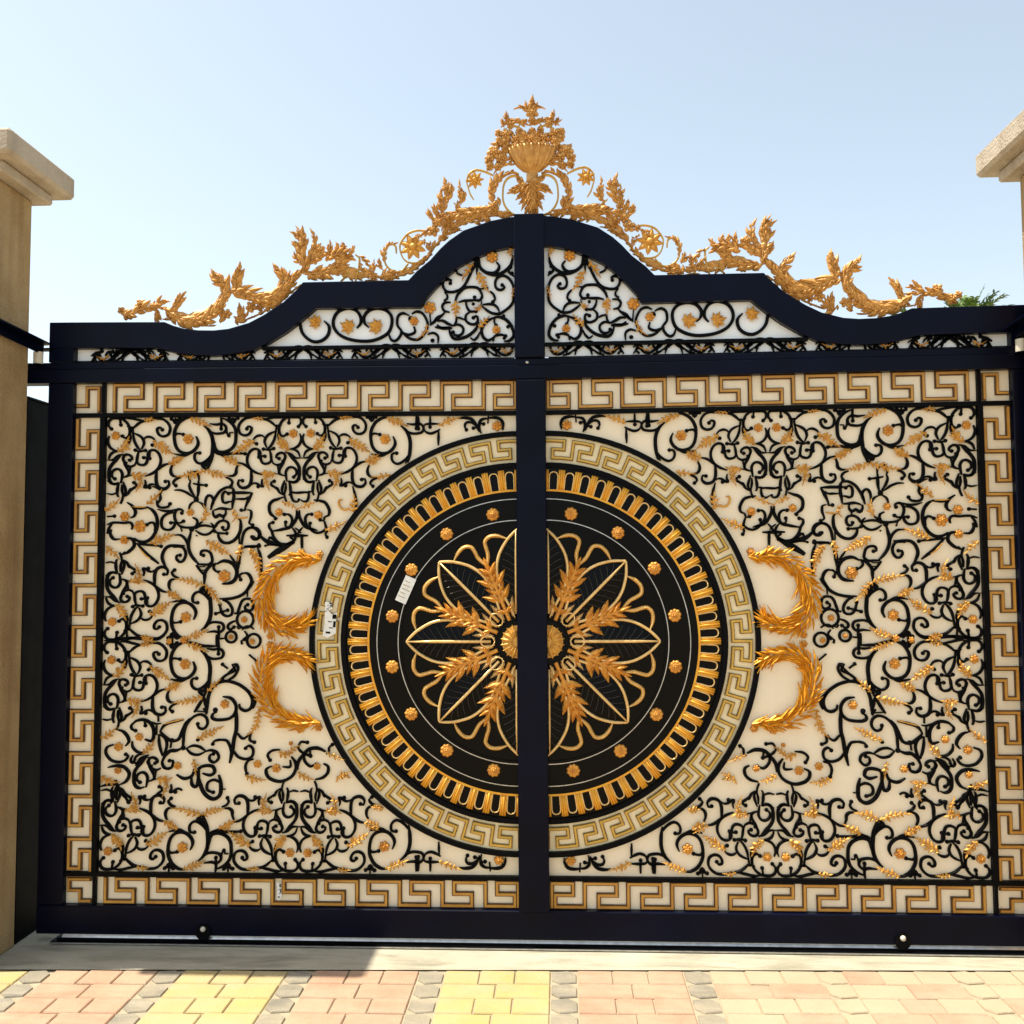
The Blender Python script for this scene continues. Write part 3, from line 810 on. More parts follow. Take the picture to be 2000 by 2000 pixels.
def blade(mb, p, d, L, w, yb, h, curl=0., mi=0, back=True):
    """one pointed leaf lobe from p along d, ridge in the middle, tip bent sideways by curl"""
    st = ((0., .55), (.25, .95), (.5, 1.), (.78, .6), (1., .03)); vs = []; fs = []
    ang = math.atan2(d[1], d[0]); x, z = p; pl = 0
    for k, (t, ww) in enumerate(st):
        if k: a = ang+curl*(t-.1); ds = (t-pl)*L; x += math.cos(a)*ds; z += math.sin(a)*ds
        pl = t; a = ang+curl*t; nx, nz = -math.sin(a), math.cos(a); h2 = w*.5*ww
        lift = h*(.55+.6*math.sin(PI*min(t*1.15, 1))+.35*t*t)
        vs += [(x+nx*h2, yb-lift*.45, z+nz*h2), (x, yb-lift, z), (x-nx*h2, yb-lift*.45, z-nz*h2), (x, yb-lift*.2+.0015, z)]
    for k in range(len(st)-1):
        a = k*4; fs += [(a+1, a, a+4, a+5), (a+2, a+1, a+5, a+6), (a+3, a+2, a+6, a+7), (a, a+3, a+7, a+4)]
    m_ = (len(st)-1)*4; fs += [(m_, m_+3, m_+2, m_+1), (0, 1, 2, 3)]
    mb.add(vs, fs, mi, smooth=False)
def acanthus(mb, P, wl, wr, n, yb, h, mi=0, stem=.25, lobed=False):
    """a feathered leaf: lobes leave a curved spine on both sides and lean towards its tip"""
    S = smooth_path(P, .01); T = tangents(S); m = len(S)
    L = [0.]
    for i in range(1, m): L.append(L[-1]+math.dist(S[i-1], S[i]))
    tot = L[-1] or 1e-6
    def at(t):
        q = t*tot
        for i in range(1, m):
            if L[i] >= q:
                f = (q-L[i-1])/max(L[i]-L[i-1], 1e-9)
                return (S[i-1][0]+(S[i][0]-S[i-1][0])*f, S[i-1][1]+(S[i][1]-S[i-1][1])*f), T[i]
        return S[-1], T[-1]
    pitch = tot/n
    for k in range(n):
        for sd, wd in ((1, wl), (-1, wr)):
            t = (k+.1+.4*(sd < 0)+random.uniform(-.1, .1))/n*.93; p, d = at(max(t, 0))
            env = (.55+.75*math.sin(PI*min(1, t*1.05+.08)))*(1-.25*t)
            a = math.atan2(d[1], d[0])+sd*(random.uniform(.62, .85) if lobed else random.uniform(.5, .85))
            cv = sd*random.uniform(.25, .65) if lobed else -sd*random.uniform(.3, .8)
            ln = max(wd*1.5*env*random.uniform(.8, 1.2), .008)
            blade(mb, p, (math.cos(a), math.sin(a)), ln, max(min(pitch*(.95 if lobed else .85), ln*.5), ln*.2), yb-random.uniform(0, h*.25), h*random.uniform(.8, 1.15), cv, mi)
            if max(wl, wr) > .02 and k % 2 == 0:
                blade(mb, p, (math.cos(a-sd*.3), math.sin(a-sd*.3)), ln*.5, ln*.15, yb-h*.55, h*.7, sd*.3, mi)
    p, d = at(.86); blade(mb, p, d, max((wl+wr)*.62, pitch*1.2), (wl+wr)*.26, yb, h*1.1, random.uniform(-.3, .3), mi)
    bar(mb, S, min(max((wl+wr)*.5*stem, .0035), .010), yb, yb-h*1.1, mi, taper=(.9, .3), prof='round')
def rose(mb, x, z, r, yb, h, n=5, mi=0, a0=None, star=False):
    a0 = random.uniform(0, 2*PI) if a0 is None else a0
    for k in range(n):
        a = a0+2*PI*k/n
        if star: blade(mb, (x+math.cos(a)*r*.15, z+math.sin(a)*r*.15), (math.cos(a), math.sin(a)), r*1.05, r*.55, yb, h*.7, 0, mi)
        else:
            dome(mb, x+math.cos(a)*r*.58, z+math.sin(a)*r*.58, r*.46, yb, h*.75, mi, rz=r*.40, n=8, rings=2, ang=a)
    if not star:
        for k in range(n):
            a = a0+2*PI*(k+.5)/n; dome(mb, x+math.cos(a)*r*.30, z+math.sin(a)*r*.30, r*.26, yb-h*.3, h*.65, mi, rz=r*.2, n=7, rings=2, ang=a)
    dome(mb, x, z, r*.24, yb-h*.45, h*.75, mi, n=8, rings=2)
def maple(mb, x, z, r, yb, h, ang, mi=0):
    for k, (da, l) in enumerate(((0, 1.15), (.75, 1.0), (-.75, 1.0), (1.55, .85), (-1.55, .85), (2.35, .6), (-2.35, .6))):
        a = ang+da
        blade(mb, (x-math.cos(ang)*r*.2, z-math.sin(ang)*r*.2), (math.cos(a), math.sin(a)), r*l*1.1, r*.42, yb, h, .2*(1 if da > 0 else -1), mi)
        for sd in (-1, 1):
            p = (x-math.cos(ang)*r*.2+math.cos(a)*r*l*.45, z-math.sin(ang)*r*.2+math.sin(a)*r*l*.45)
            blade(mb, p, (math.cos(a+sd*.8), math.sin(a+sd*.8)), r*l*.42, r*.2, yb, h*.8, 0, mi)

# ------------------------------------------------------------------ gate dimensions (m)
XH = 2.165          # half width
ZM = 1.2958         # level of the panel's mirror axis
def sag(x): return -.016*max(0, 1-abs(x)/2.05)
gate = empty('sliding_gate', (0, 0, 0))
tag(gate, 'wide black and gold ornamental gate with a round medallion and scrolling crest', 'gate')
YF, YB = -.034, .034

def arc_beam():
    O = [(-2.165,2.721),(-2.065,2.720),(-1.85,2.717),(-1.64,2.714),(-1.6,2.697),(-1.553,2.683),(-1.486,2.674),(-1.416,2.672),(-1.349,2.678),(-1.257,2.703),(-1.19,2.737),(-1.1,2.795),(-1.041,2.850),(-1.014,2.882),(-.80,2.882),(-.541,2.882),(-.505,2.921),(-.445,2.97),(-.40,3.020),(-.361,3.056),(-.297,3.10),(-.179,3.14),(-.101,3.154),(-.024,3.161)]
    I = [(-2.165,2.602),(-2.043,2.602),(-1.85,2.600),(-1.662,2.595),(-1.62,2.582),(-1.56,2.568),(-1.49,2.560),(-1.42,2.558),(-1.34,2.562),(-1.24,2.577),(-1.166,2.612),(-1.086,2.660),(-1.02,2.710),(-.957,2.764),(-.75,2.762),(-.486,2.760),(-.468,2.791),(-.42,2.845),(-.361,2.904),(-.318,2.938),(-.247,2.976),(-.159,3.008),(-.086,3.022),(-.024,3.030)]
    mb = MB()
    A = O+[(-x, z) for x, z in reversed(O)]; B = I+[(-x, z) for x, z in reversed(I)]
    mb.band(A, B, YF, YB)
    return mb.build('top_beam', M['paint'], gate), I
top_beam, INNER = arc_beam()
def bent_bar(name, z0, z1, yf, yb, x0=-XH, x1=XH, m='paint', both=True):
    mb = MB(); X = [x0, -1.4, -.7, 0, .7, 1.4, x1]
    mb.band([(x, z1+sag(x)) for x in X], [(x, z0+(sag(x) if both else 0)) for x in X], yf, yb)
    return mb.build(name, M[m], gate)
bent_bar('middle_rail', 2.446, 2.508, YF-.006, YB, -2.62, 2.62)
bent_bar('middle_rail_lip', 2.5085, 2.540, YF+.004, YB-.004, -2.62, 2.62)
mb = MB(); mb.box(-XH, XH, YF, YB, .036, .157, bev=.004); mb.build('bottom_beam', M['paint'], gate)
for sx in (-1, 1):
    mb = MB(); xa, xb = sorted((sx*2.052, sx*XH)); mb.box(xa, xb, YF+.002, YB-.002, .1575, 2.4455, bev=.004); mb.box(xa, xb, YF+.002, YB-.002, 2.5405, 2.6015); mb.build('side_stile', M['paint'], gate)
mb = MB(); mb.box(-.0675, .0615, YF-.022, YB, .1575, 2.4245, bev=.004); mb.build('centre_stile', M['paint'], gate)
mb = MB(); mb.box(-.072, .060, YF-.012, YB, 2.5255, 3.165, bev=.004); mb.build('upper_stile', M['paint'], gate)
# thin frame bars round the scroll panel and under the lunette
mb = MB(); X = [-2.0515, -1.4, -.7, -.0685]; sy0, sy1 = -.020, .002
for sx in (1, -1):
    F = lambda x: x*sx
    XX = X if sx == 1 else [.0625, .7, 1.4, 2.0515]
    mb.band([(x, 2.310+sag(x)) for x in XX], [(x, 2.291+sag(x)) for x in XX], sy0, sy1)
    mb.band([(x, .295) for x in XX], [(x, .277) for x in XX], sy0, sy1)
    xa, xb = sorted((sx*1.907, sx*1.930)); mb.box(xa, xb, sy0-.002, sy1+.001, .2955, 2.2900)
    xa, xb = sorted((sx*1.911, sx*1.926)); mb.box(xa, xb, sy0+.003, sy1, .1575, .2765); mb.box(xa, xb, sy0+.003, sy1, 2.3105, 2.4425)
    XU = [-1.20, -.7, -.0725] if sx == 1 else [.0605, .7, 1.20]
    mb.band([(x, 2.601+sag(x)*.4) for x in XU], [(x, 2.586+sag(x)*.4) for x in XU], sy0, sy1)
mb.build('panel_frame', M['iron'], gate)

for o in gate.children:
    if o.name.split('.')[0] in ('top_beam', 'middle_rail', 'middle_rail_lip'):
        bv = o.modifiers.new('edge', 'BEVEL'); bv.width = .0035; bv.segments = 2; bv.limit_method = 'ANGLE'
# cream backing sheets
mb = MB(); mb.box(-2.0515, 2.0515, .0035, .0075, .1575, 2.460); mb.build('backing_sheet', M['sheet'], gate)
poly = [(-2.05, 2.535)]+[(x*1., z) for x, z in reversed([(-2.05, 2.66), (-1.6, 2.63), (-1.3, 2.62), (-1.12, 2.70), (-1.0, 2.80), (-.52, 2.80), (-.33, 3.0), (-.02, 3.09)])][::-1]
P2 = [(-x, z) for x, z in reversed(poly)]
full = poly+P2[:-1]+[(2.05, 2.535)]
full = [(-2.05, 2.535), (2.05, 2.535)]+[(-x, z) for x, z in poly[1:]]+[(x, z) for x, z in reversed(poly[1:])]
mb = MB(); mb.prism(full, .0035, .0075); mb.build('lunette_sheet', M['sheet_white'], gate)

# ------------------------------------------------------------------ scrollwork
def conv(P): return [(P[i]/1000., P[i+1]/1000.) for i in range(0, len(P), 2)]
I_ = lambda p: p
def mx(a): return lambda p: (2*a-p[0], p[1])
def mz(a): return lambda p: (p[0], 2*a-p[1])
def tr(dx, dz): return lambda p: (p[0]+dx, p[1]+dz)
def comp(*fs):
    def h(p):
        for f in fs: p = f(p)
        return p
    return h
A1, A2, U, Z = mx(-1.4625), mx(-1.021), mz(1.7943), mz(ZM)
LEFT = []
for gname in ('A', 'AT'):
    for t in (I_, A1, comp(A1, A2), U, Z, comp(A1, Z), comp(A1, A2, Z), comp(U, Z)): LEFT.append((gname, t))
LEFT.append(('AT', comp(U, Z, tr(.138, -.340))))
B2 = tr(.885, -.011)
for t in (I_, B2, U, Z, comp(B2, Z), comp(U, Z)): LEFT.append(('B', t))
for t in (I_, Z): LEFT += [('BR', t), ('BT', t), ('CR', t)]
for n_ in ('M6', 'M7', 'M8', 'M9', 'M11', 'M12', 'AX', 'R4', 'R5', 'R6', 'U1', 'U2'): LEFT.append((n_, I_))
st0 = conv([p for k, w, P in DATA['ST'] for p in P])
PAL = (-1.018, .3945)                      # palmette position and period of the frieze strip
for k in range(-3, 3):
    for t in (tr(k*PAL[1], 0), comp(mx(PAL[0]+PAL[1]/2), tr(k*PAL[1], 0))): LEFT.append(('ST', t))
CZ, KZ = 1.290, .002212        # medallion: two half discs, one on each side of the centre stile
SL, SR = -.0640, .0580
def inside(p): return (max(0, abs(p[0])-.062)/.922)**2+((p[1]-CZ)/.922)**2 < 1
iron = {-1: MB(), 1: MB()}; frieze = {-1: MB(), 1: MB()}; lunette = {-1: MB(), 1: MB()}
sprays = []; flowers = []; maples = []; golds = []
seen = set()
for gname, t in LEFT:
    for k, w, P in DATA[gname]:
        Q = [t(p) for p in conv(P)]
        Q = [(x, z+(sag(x) if z > 2.4 and False else 0)) for x, z in Q]
        if gname == 'ST' and not all(-2.04 < q[0] < -.075 for q in Q): continue
        if gname not in ('U1', 'U2', 'ST'):
            if k in 'dfom':
                if inside(Q[0]): continue
            else:
                if len(Q) > 1 and any(inside(q) for q in Q):
                    Q0 = Q; Q = smooth_path(Q, .008); seg = []; best = []
                    for q in Q:
                        if inside(q): best = max(best, seg, key=len); seg = []
                        else: seg.append(q)
                    Q2 = max(best, seg, key=len)
                    if len(Q2) < 3: continue
                    if k == 'g' and len(Q2) < len(Q)*.4: continue
                    Q = Q2[:-1:3]+[Q2[-1]] if len(Q2) > 9 else Q2
            key = (k, round(sum(q[0] for q in Q)/len(Q), 2), round(sum(q[1] for q in Q)/len(Q), 2))
            if key in seen: continue
            seen.add(key)
        for sx in (-1, 1):
            V = [(x*(-sx), z) for x, z in Q]            # sx=-1 left half as traced, +1 mirrored
            V = [(q[0], min(max(q[1], .298 if q[1] < 2.4 else 2.53), 2.289+sag(q[0]) if q[1] < 2.4 else 9)) for q in V]
            mbx = (lunette if gname in ('U1', 'U2') else frieze if gname == 'ST' else iron)[sx]
            w_ = w/1000.
            if k in 'sbaB':
                S = smooth_path(V); bar(mbx, S, w_*(1.0 if gname == 'ST' else 1.02), .0025, -.0105, taper=(.45 if k == 's' else .7, .45 if k in 'sa' else .7))
                if k in 'bB': dome(mbx, V[-1][0], V[-1][1], w_*.82, .002, .0145, n=8, rings=2)
                if k in 'aB': dome(mbx, V[0][0], V[0][1], w_*.82, .002, .0145, n=8, rings=2)
            elif k == 'd': dome(mbx, V[0][0], V[0][1], w_, .002, .014, n=10, rings=2)
            elif k == 'o':
                c = V[0]; S = [(c[0]+w_*math.cos(a*PI/10), c[1]+w_*math.sin(a*PI/10)) for a in range(21)]; bar(mbx, S, .011, .0025, -.010)
            elif k == 'g': sprays.append((V, w_, sx))
            elif k == 'G': golds.append((V, w_))
            elif k == 'f': flowers.append((V[0], w_, sx))
            elif k == 'm': maples.append((V[0], w_, sx))
for sx in (-1, 1):
    xa, xb = sorted((sx*.075, sx*2.05)); XF = [xa+(xb-xa)*i/6 for i in range(7)]; frieze[sx].band([(x, 2.549+sag(x)) for x in XF], [(x, 2.541+sag(x)) for x in XF], -.008, .002)
    o = iron[sx].build('scrollwork', M['iron'], gate)
    lunette[sx].build('lunette_scrollwork', M['iron'], gate); frieze[sx].build('frieze_scrollwork', M['iron'], gate)
for V, w_ in golds:
    mb = MB(); bar(mb, smooth_path(V), w_*1.15, .002, -.012, prof='round', taper=(.5, .5)); mb.build('tendril', M['gold'], gate)
def length(V): return sum(math.dist(V[i], V[i+1]) for i in range(len(V)-1))
sprays.sort(key=lambda s: -length(s[0])*s[1])
rest = MB()
for i, (V, w_, sx) in enumerate(sprays):
    mb = MB() if i < 100 else rest
    n = max(3, min(6, int(length(V)/.019)))
    acanthus(mb, V, w_*1.2, w_*1.2, n, -.004, .013, stem=.5, lobed=True)
    if i < 100: mb.build('leaf_spray', M['gold'], gate)
if rest.v: tag(rest.build('small_leaf_sprays', M['gold'], gate), kind='stuff')
flowers.sort(key=lambda f: -f[1]); rest = MB()
for i, (p, r, sx) in enumerate(flowers):
    mb = MB() if i < 100 else rest
    rose(mb, p[0], p[1], r*1.02, -.004, .016, n=6)
    if i < 100: mb.build('flower', M['gold_deep'], gate)
if rest.v: tag(rest.build('small_flowers', M['gold_deep'], gate), kind='stuff')
for p, r, sx in maples:
    mb = MB(); maple(mb, p[0], p[1], r*.95, -.004, .012, PI*.9 if sx < 0 else PI*.1); mb.build('maple_leaf', M['gold'], gate)

# gold acanthus crescents beside the medallion
for sx in (-1, 1):
    for t in (I_, Z):
        Q = [t(p) for p in conv(DATA['CP'][0][2])]; Q = [(x*(-sx), z) for x, z in Q]
        il = (sx < 0) == (t is I_); mb = MB()
        S_ = smooth_path(Q, .0155); T_ = tangents(S_); m_ = len(S_); q_side = 1 if il else -1
        for k_, (q_, d_) in enumerate(zip(S_, T_)):
            f_ = k_/m_; fat = math.sin(PI*min(1, max(.0, (f_-.02)/.96)))**.6; a0_ = math.atan2(d_[1], d_[0])
            for sgn, l_, o_ in ((q_side, .066+.072*fat, .004), (q_side, .060+.03*fat, .020), (q_side, .055+.02*fat, .036), (-q_side, .040+.014*fat, .006), (-q_side, .050, .022)):
                a_ = a0_+sgn*random.uniform(.25, .72)
                blade(mb, (q_[0]-d_[1]*sgn*o_*fat, q_[1]+d_[0]*sgn*o_*fat), (math.cos(a_), math.sin(a_)), l_*random.uniform(.7, 1.15), .0100, -.002-random.uniform(0, .010), random.uniform(.010, .018), sgn*random.uniform(-.5, .45))
            if k_ % 2 == 0:
                a_ = a0_+random.uniform(-.3, .3); blade(mb, q_, (math.cos(a_), math.sin(a_)), .055, .012, -.014, .012, random.uniform(-.5, .5))
        mb.build('acanthus_crescent', M['amber'], gate)

# ------------------------------------------------------------------ Greek key borders
def key_line(mbs, pts, w, z_off=0.):
    # pts: corner points of the running key; square mitred dark strip with a gold bead on it
    for mb_, ww, yb, yf in ((mbs[0], w, .002, -.006), (mbs[1], w*.52, -.0065, -.0125)):
        for i in range(len(pts)-1):
            (x0, z0), (x1, z1) = pts[i], pts[i+1]
            l = math.hypot(x1-x0, z1-z0)
            if l < 1e-5: continue
            dx, dz = (x1-x0)/l, (z1-z0)/l; h = ww/2
            e = .0003*(i % 3)
            a = (x0-dx*h, z0-dz*h); b = (x1+dx*h*(.98), z1+dz*h*.98); nx, nz = -dz*h, dx*h
            q = [(a[0]+nx, a[1]+nz), (a[0]-nx, a[1]-nz), (b[0]-nx, b[1]-nz), (b[0]+nx, b[1]+nz)]
            mb_.add([(x, yf-e, z) for x, z in q]+[(x, yb, z) for x, z in q], [(0, 1, 2, 3), (1, 0, 4, 5), (2, 1, 5, 6), (3, 2, 6, 7), (0, 3, 7, 4)])
def key_run(length_, P, n0=0):
    """unit key along s (0..length), across t (0 top .. 1 bottom)"""
    pts = [(0, 1), (0, 0)] if n0 else [(0, 0)]; k = 0
    while k*P < length_-.25*P:
        s = k*P
        pts += [(s+.68*P, 0), (s+.68*P, .5), (s+.27*P, .5), (s+.27*P, 1), (s+P, 1), (s+P, 0)]; k += 1
    return [(min(s, length_), t) for s, t in pts]
PK = .1845
def border(name, fn, length_, P=PK, w=.0195, n0=0):
    mbs = (MB(), MB()); key_line(mbs, [fn(s, t) for s, t in key_run(length_, P, n0)], w)
    o = mbs[0].build(name, M['brown'], gate); o2 = mbs[1].build('gold_bead', M['bead'], o); return o
for sx in (-1, 1):
    border('key_border', lambda s, t: (sx*(1.872-s), 2.4365+sag(1.872-s)-t*.112), 1.80, n0=1)
    border('key_border', lambda s, t: (sx*(1.872-s), .168+t*.098), 1.80, n0=1)
    border('key_border', lambda s, t: (sx*(2.038-t*.098), 2.279-s), 2.00)
    for kp in (((2.038, 2.345), (1.998, 2.345), (1.998, 2.425), (1.943, 2.425), (1.943, 2.322)), ((1.945, .262), (2.035, .262), (2.035, .215), (1.985, .215), (1.985, .170), (1.940, .170))):
        mbs = (MB(), MB()); key_line(mbs, [(sx*x, z) for x, z in kp], .0175)
        o = mbs[0].build('key_corner', M['brown'], gate); mbs[1].build('gold_bead', M['bead'], o)

# ------------------------------------------------------------------ medallion
def pol(r, a, side=0):
    c = math.cos(a); side = side or (1 if c > 0 else -1)
    return ((SR if side > 0 else SL)+r*KZ*c, CZ+r*KZ*math.sin(a))
def ring(mb, r0, r1, yf, yb, n=128, mi=0):
    A = [pol(r1, 2*PI*(i+.5)/n) for i in range(n+1)]; B = [pol(r0, 2*PI*(i+.5)/n) for i in range(n+1)]; mb.band(B, A, yf, yb, mi)
mb = MB(); mb.prism([pol(341, 2*PI*(i+.5)/128) for i in range(128)], -.006, .0025)
ring(mb, 280, 295, -.013, -.0055); ring(mb, 231, 236, -.0115, -.0055)
med = mb.build('medallion', M['black'], gate)
mb = MB(); ring(mb, 404, 414, -.016, .0025); ring(mb, 341.2, 351, -.016, .0025); mb.build('rim', M['iron'], med)
mb = MB(); ring(mb, 278.2, 279.8, -.0125, -.0055); ring(mb, 236.2, 237.8, -.0125, -.0055); mb.build('bright_ring', M['steel'], med)
mb = MB(); ring(mb, 351.2, 403.8, .0012, .0032); mb.build('key_band', M['ivory'], med)
# key ring, mirrored about the centre stile
NK = 22
for sx in (-1, 1):
    pts = []; mbs = (MB(), MB())
    for s_, t in key_run(NK*1., 1.): pts.append((PI/2-sx*(s_/NK*PI), 395-t*(395-361)))
    P = []
    for i in range(len(pts)-1):
        (a0, r0), (a1, r1) = pts[i], pts[i+1]; P.append(pol(r0, a0, sx))
        if abs(a1-a0) > .03: P.append(pol((r0+r1)/2, (a0+a1)/2, sx))
    P.append(pol(pts[-1][1], pts[-1][0], sx)); key_line(mbs, P, .0160)
    o = mbs[0].build('key_ring', M['olive'], med); mbs[1].build('gold_bead', M['ochre'], med)
# flutes
mb = MB(); NF = 64
ring(mb, 294, 298, -.014, -.0055)
for k in range(NF):
    a = 2*PI*k/NF+PI; da = 2*PI/NF
    for q in (-.21, 0, .21):
        S = [pol(r, a+q*da*.62) for r in (298, 318, 337)]; bar(mb, S, .0112, -.0055, -.0155 if q == 0 else -.013, prof='round')
    b = a+da/2
    for sd in (-1, 1):
        S = [pol(297, b+sd*da*.27), pol(313, b+sd*da*.27), pol(325, b+sd*da*.26), pol(331, b+sd*da*.18), pol(333, b)]
        bar(mb, smooth_path(S), .0070, -.0055, -.0140, prof='round', mi=1)
mb.build('fluted_ring', [M['amber'], M['gold_pale']], med)
for q in range(4):
    for a in (11.25, 33.75, 56.25, 78.75):
        th = math.radians((a if q in (0, 2) else -a)+(0 if q in (0, 3) else 180)); x, z = pol(254, th)
        mb = MB(); rose(mb, x, z, .0295, -.0055, .014, n=9, a0=th); mb.build('rosette', M['gold_deep'], med)
for k in range(8):
    a0 = k*PI/4
    split = k in (2, 6)                     # the upright petals are cut by the stile
    mb = MB(); mb2 = MB()
    half = [(46, 6), (62, 13), (86, 26), (114, 38), (142, 42), (170, 37), (196, 23), (212, 9), (220, 0)]
    for sd in (-1, 1):
        side = 0 if not split else (-sd if k == 2 else sd)
        def pp(r, off):
            return pol(math.hypot(r, off), a0+math.atan2(off, r), side)
        hp = smooth_path(half, 8); n = len(hp); e0 = 1.5 if split else 0
        edge = [pp(r, sd*h) for r, h in hp]; ctr = [pp(r, sd*e0) for r, h in hp]
        vs = [(x, -.009, z) for x, z in edge]+[(x, -.020, z) for x, z in ctr]
        mb2.add(vs, [(i+1, i, n+i, n+i+1) if sd > 0 else (i, i+1, n+i+1, n+i) for i in range(n-1)], 0, True)
        for r in range(76, 205, 13):
            hw = 42*max(.15, math.sin(PI*min(.98, (r-38)/182.)))
            S = [pp(r-8, sd*4), pp(r+1, sd*hw*.45), pp(r+7, sd*hw*.78)]; bar(mb2, smooth_path(S), .0048, -.010, -.0215, prof='round', mi=1)
        bar(mb, smooth_path([pp(r, sd*h) for r, h in half]), .0150, -.006, -.024, prof='round', taper=(.5, .8))
        if split: bar(mb, [pp(54, sd*4), pp(110, sd*4), pp(170, sd*4), pp(216, sd*4)], .0120, -.012, -.0275, prof='round', taper=(1, .5))
        blade(mb, pp(50, sd*9), (pp(90, sd*20)[0]-pp(50, sd*9)[0], pp(90, sd*20)[1]-pp(50, sd*9)[1]), .09, .022, -.010, .014, -sd*.4)
    pet = mb2.build('petal', [M['black'], M['gunmetal']], med)
    if not split:
        def pp(r, off): return pol(math.hypot(r, off), a0+math.atan2(off, r))
        bar(mb, [pp(54, 0), pp(110, 0), pp(170, 0), pp(217, 0)], .0155, -.012, -.0275, prof='round', taper=(1, .5))
        S = [pp(46, 0), pp(52, 9), pp(66, 10), pp(74, 0), pp(66, -10), pp(52, -9), pp(46, 0)]; bar(mb, smooth_path(S), .008, -.012, -.0285, prof='round')
    mb.build('petal_rim', M['gold_pale'], pet)
    a1 = a0+PI/8
    def qq(r, deg): return pol(r, a1+math.radians(deg))
    mb = MB()
    sp = [qq(44, 0), qq(75, 0), qq(110, 0), qq(140, 0), qq(164, 0)]
    bar(mb, smooth_path(sp), .020, -.006, -.026, prof='round', taper=(1, .3))
    for r_, ln_, an_, w_b in ((60, .060, 1.0, .026), (84, .086, .80, .036), (96, .070, .60, .026), (112, .092, .66, .034), (124, .066, .42, .024), (138, .066, .5, .026)):
        for sd in (-1, 1):
            p_ = qq(r_, 0); d0 = math.atan2(qq(r_+5, 0)[1]-p_[1], qq(r_+5, 0)[0]-p_[0])
            blade(mb, p_, (math.cos(d0+sd*an_), math.sin(d0+sd*an_)), ln_, w_b*.85, -.007, .020, sd*random.uniform(-.05, .35))
            blade(mb, p_, (math.cos(d0+sd*an_*.72), math.sin(d0+sd*an_*.72)), ln_*.72, w_b*.5, -.018, .010, sd*.2)
    blade(mb, qq(146, 0), (qq(170, 0)[0]-qq(146, 0)[0], qq(170, 0)[1]-qq(146, 0)[1]), .072, .020, -.008, .018)
    mb.build('acanthus_leaf', M['gold_deep'], med)
    mb = MB()
    for sd in (-1, 1):
        S = [qq(201, sd*16.8), qq(210, sd*12), qq(213, sd*7.5), qq(207, sd*4.2), qq(195, sd*3.5), qq(181, sd*3.3), qq(169, sd*1.8), qq(158, 0)]
        S = smooth_path(S); bar(mb, S, .0175, -.006, -.015, prof='round', taper=(.3, .6))
        bar(mb, S, .0065, -.012, -.0185, prof='round', mi=1, taper=(.3, .6))
    mb.build('bracket_scroll', [M['gold'], M['gold_pale']], med)
mb = MB(); mb.prism([pol(41, 2*PI*(i+.5)/48) for i in range(48)], -.030, -.0065); hub = mb.build('hub', M['black'], med)
mb = MB(); mb.prism([pol(32, 2*PI*(i+.5)/48) for i in range(48)], -.0315, -.0302); mb.prism([pol(10, 2*PI*(i+.5)/24) for i in range(24)], -.040, -.0317)
for k in range(18):
    a = 2*PI*(k+.5)/18; p = pol(7, a); q = pol(35, a); blade(mb, p, (q[0]-p[0], q[1]-p[1]), math.dist(p, q), .0245, -.028, .016, 0)
mb.build('shell_boss', M['gold'], hub)

# paper stickers left on the new gate
def sticker(x, z, w, h, ang, y, par, dark=False, torn=False):
    mb = MB(); c, s_ = math.cos(ang), math.sin(ang)
    pl = [(-w/2, -h/2), (w/2, -h/2), (w/2, h/2), (-w/2, h/2)]
    if torn: pl = [(-w*.5, -h*.42), (-w*.12, -h*.5), (w*.35, -h*.36), (w*.5, -h*.30), (w*.44, h*.2), (w*.5, h*.46), (w*.1, h*.38), (-w*.2, h*.5), (-w*.46, h*.44), (-w*.40, 0)]
    mb.prism([(x+a*c-b*s_, z+a*s_+b*c) for a, b in pl], y, y+.0008)
    if torn:
        for a, b, ww, hh in ((.30, .30, .3, .16), (.34, .02, .18, .22), (-.1, -.30, .34, .07), (.1, -.12, .3, .03), (-.02, .1, .3, .03)):
            q = [(a*w-ww*w/2, b*h-hh*h/2), (a*w+ww*w/2, b*h-hh*h/2), (a*w+ww*w/2, b*h+hh*h/2), (a*w-ww*w/2, b*h+hh*h/2)]
            mb.prism([(x+a_*c-b_*s_, z+a_*s_+b_*c) for a_, b_ in q], y-.0012, y-.0004, mi=1)
    else:
        for k in range(5):
            b = h*(.30-.15*k); q = [(-w*.38, b-h*.012), (w*(.1+.28*((k*7) % 3)/2), b-h*.012), (w*(.1+.28*((k*7) % 3)/2), b+h*.012), (-w*.38, b+h*.012)]
            mb.prism([(x+a_*c-b_*s_, z+a_*s_+b_*c) for a_, b_ in q], y-.0012, y-.0004, mi=2)
    return mb.build('sticker', [M['white'], M['iron'], M['stucco']], par)
sticker(-.555, 1.515, .050, .118, math.radians(-24), -.0145, med)
sticker(-.888, 1.365, .058, .118, math.radians(-4), -.0145, med, torn=True)
sticker(-.895, 1.445, .034, .040, math.radians(2), -.0145, med, torn=True)
sticker(-1.103, .222, .020, .080, .05, -.0145, gate, torn=True)

# wheels in the bottom beam
for x in (-1.425, 1.524):
    mb = MB()
    n = 24; vs = []; fs = []
    prof = [(.052, -.044), (.058, -.040), (.058, -.036)]
    for (r, y) in prof+[(.03, -.0445), (.03, -.044)]: pass
    mb.prism([(x+  .034*math.cos(2*PI*i/n), .054+.034*math.sin(2*PI*i/n)) for i in range(n)], -.0395, -.0345)
    w_ = mb.build('wheel', M['iron'], gate)
    mb = MB(); dome(mb, x, .067, .012, -.0395, .012, n=14, rings=4); mb.build('axle_cap', M['nylon'], w_)
mb = MB(); dome(mb, -.018, 2.505, .009, YF+.003, .008); mb.build('rail_bolt', M['steel'], gate)

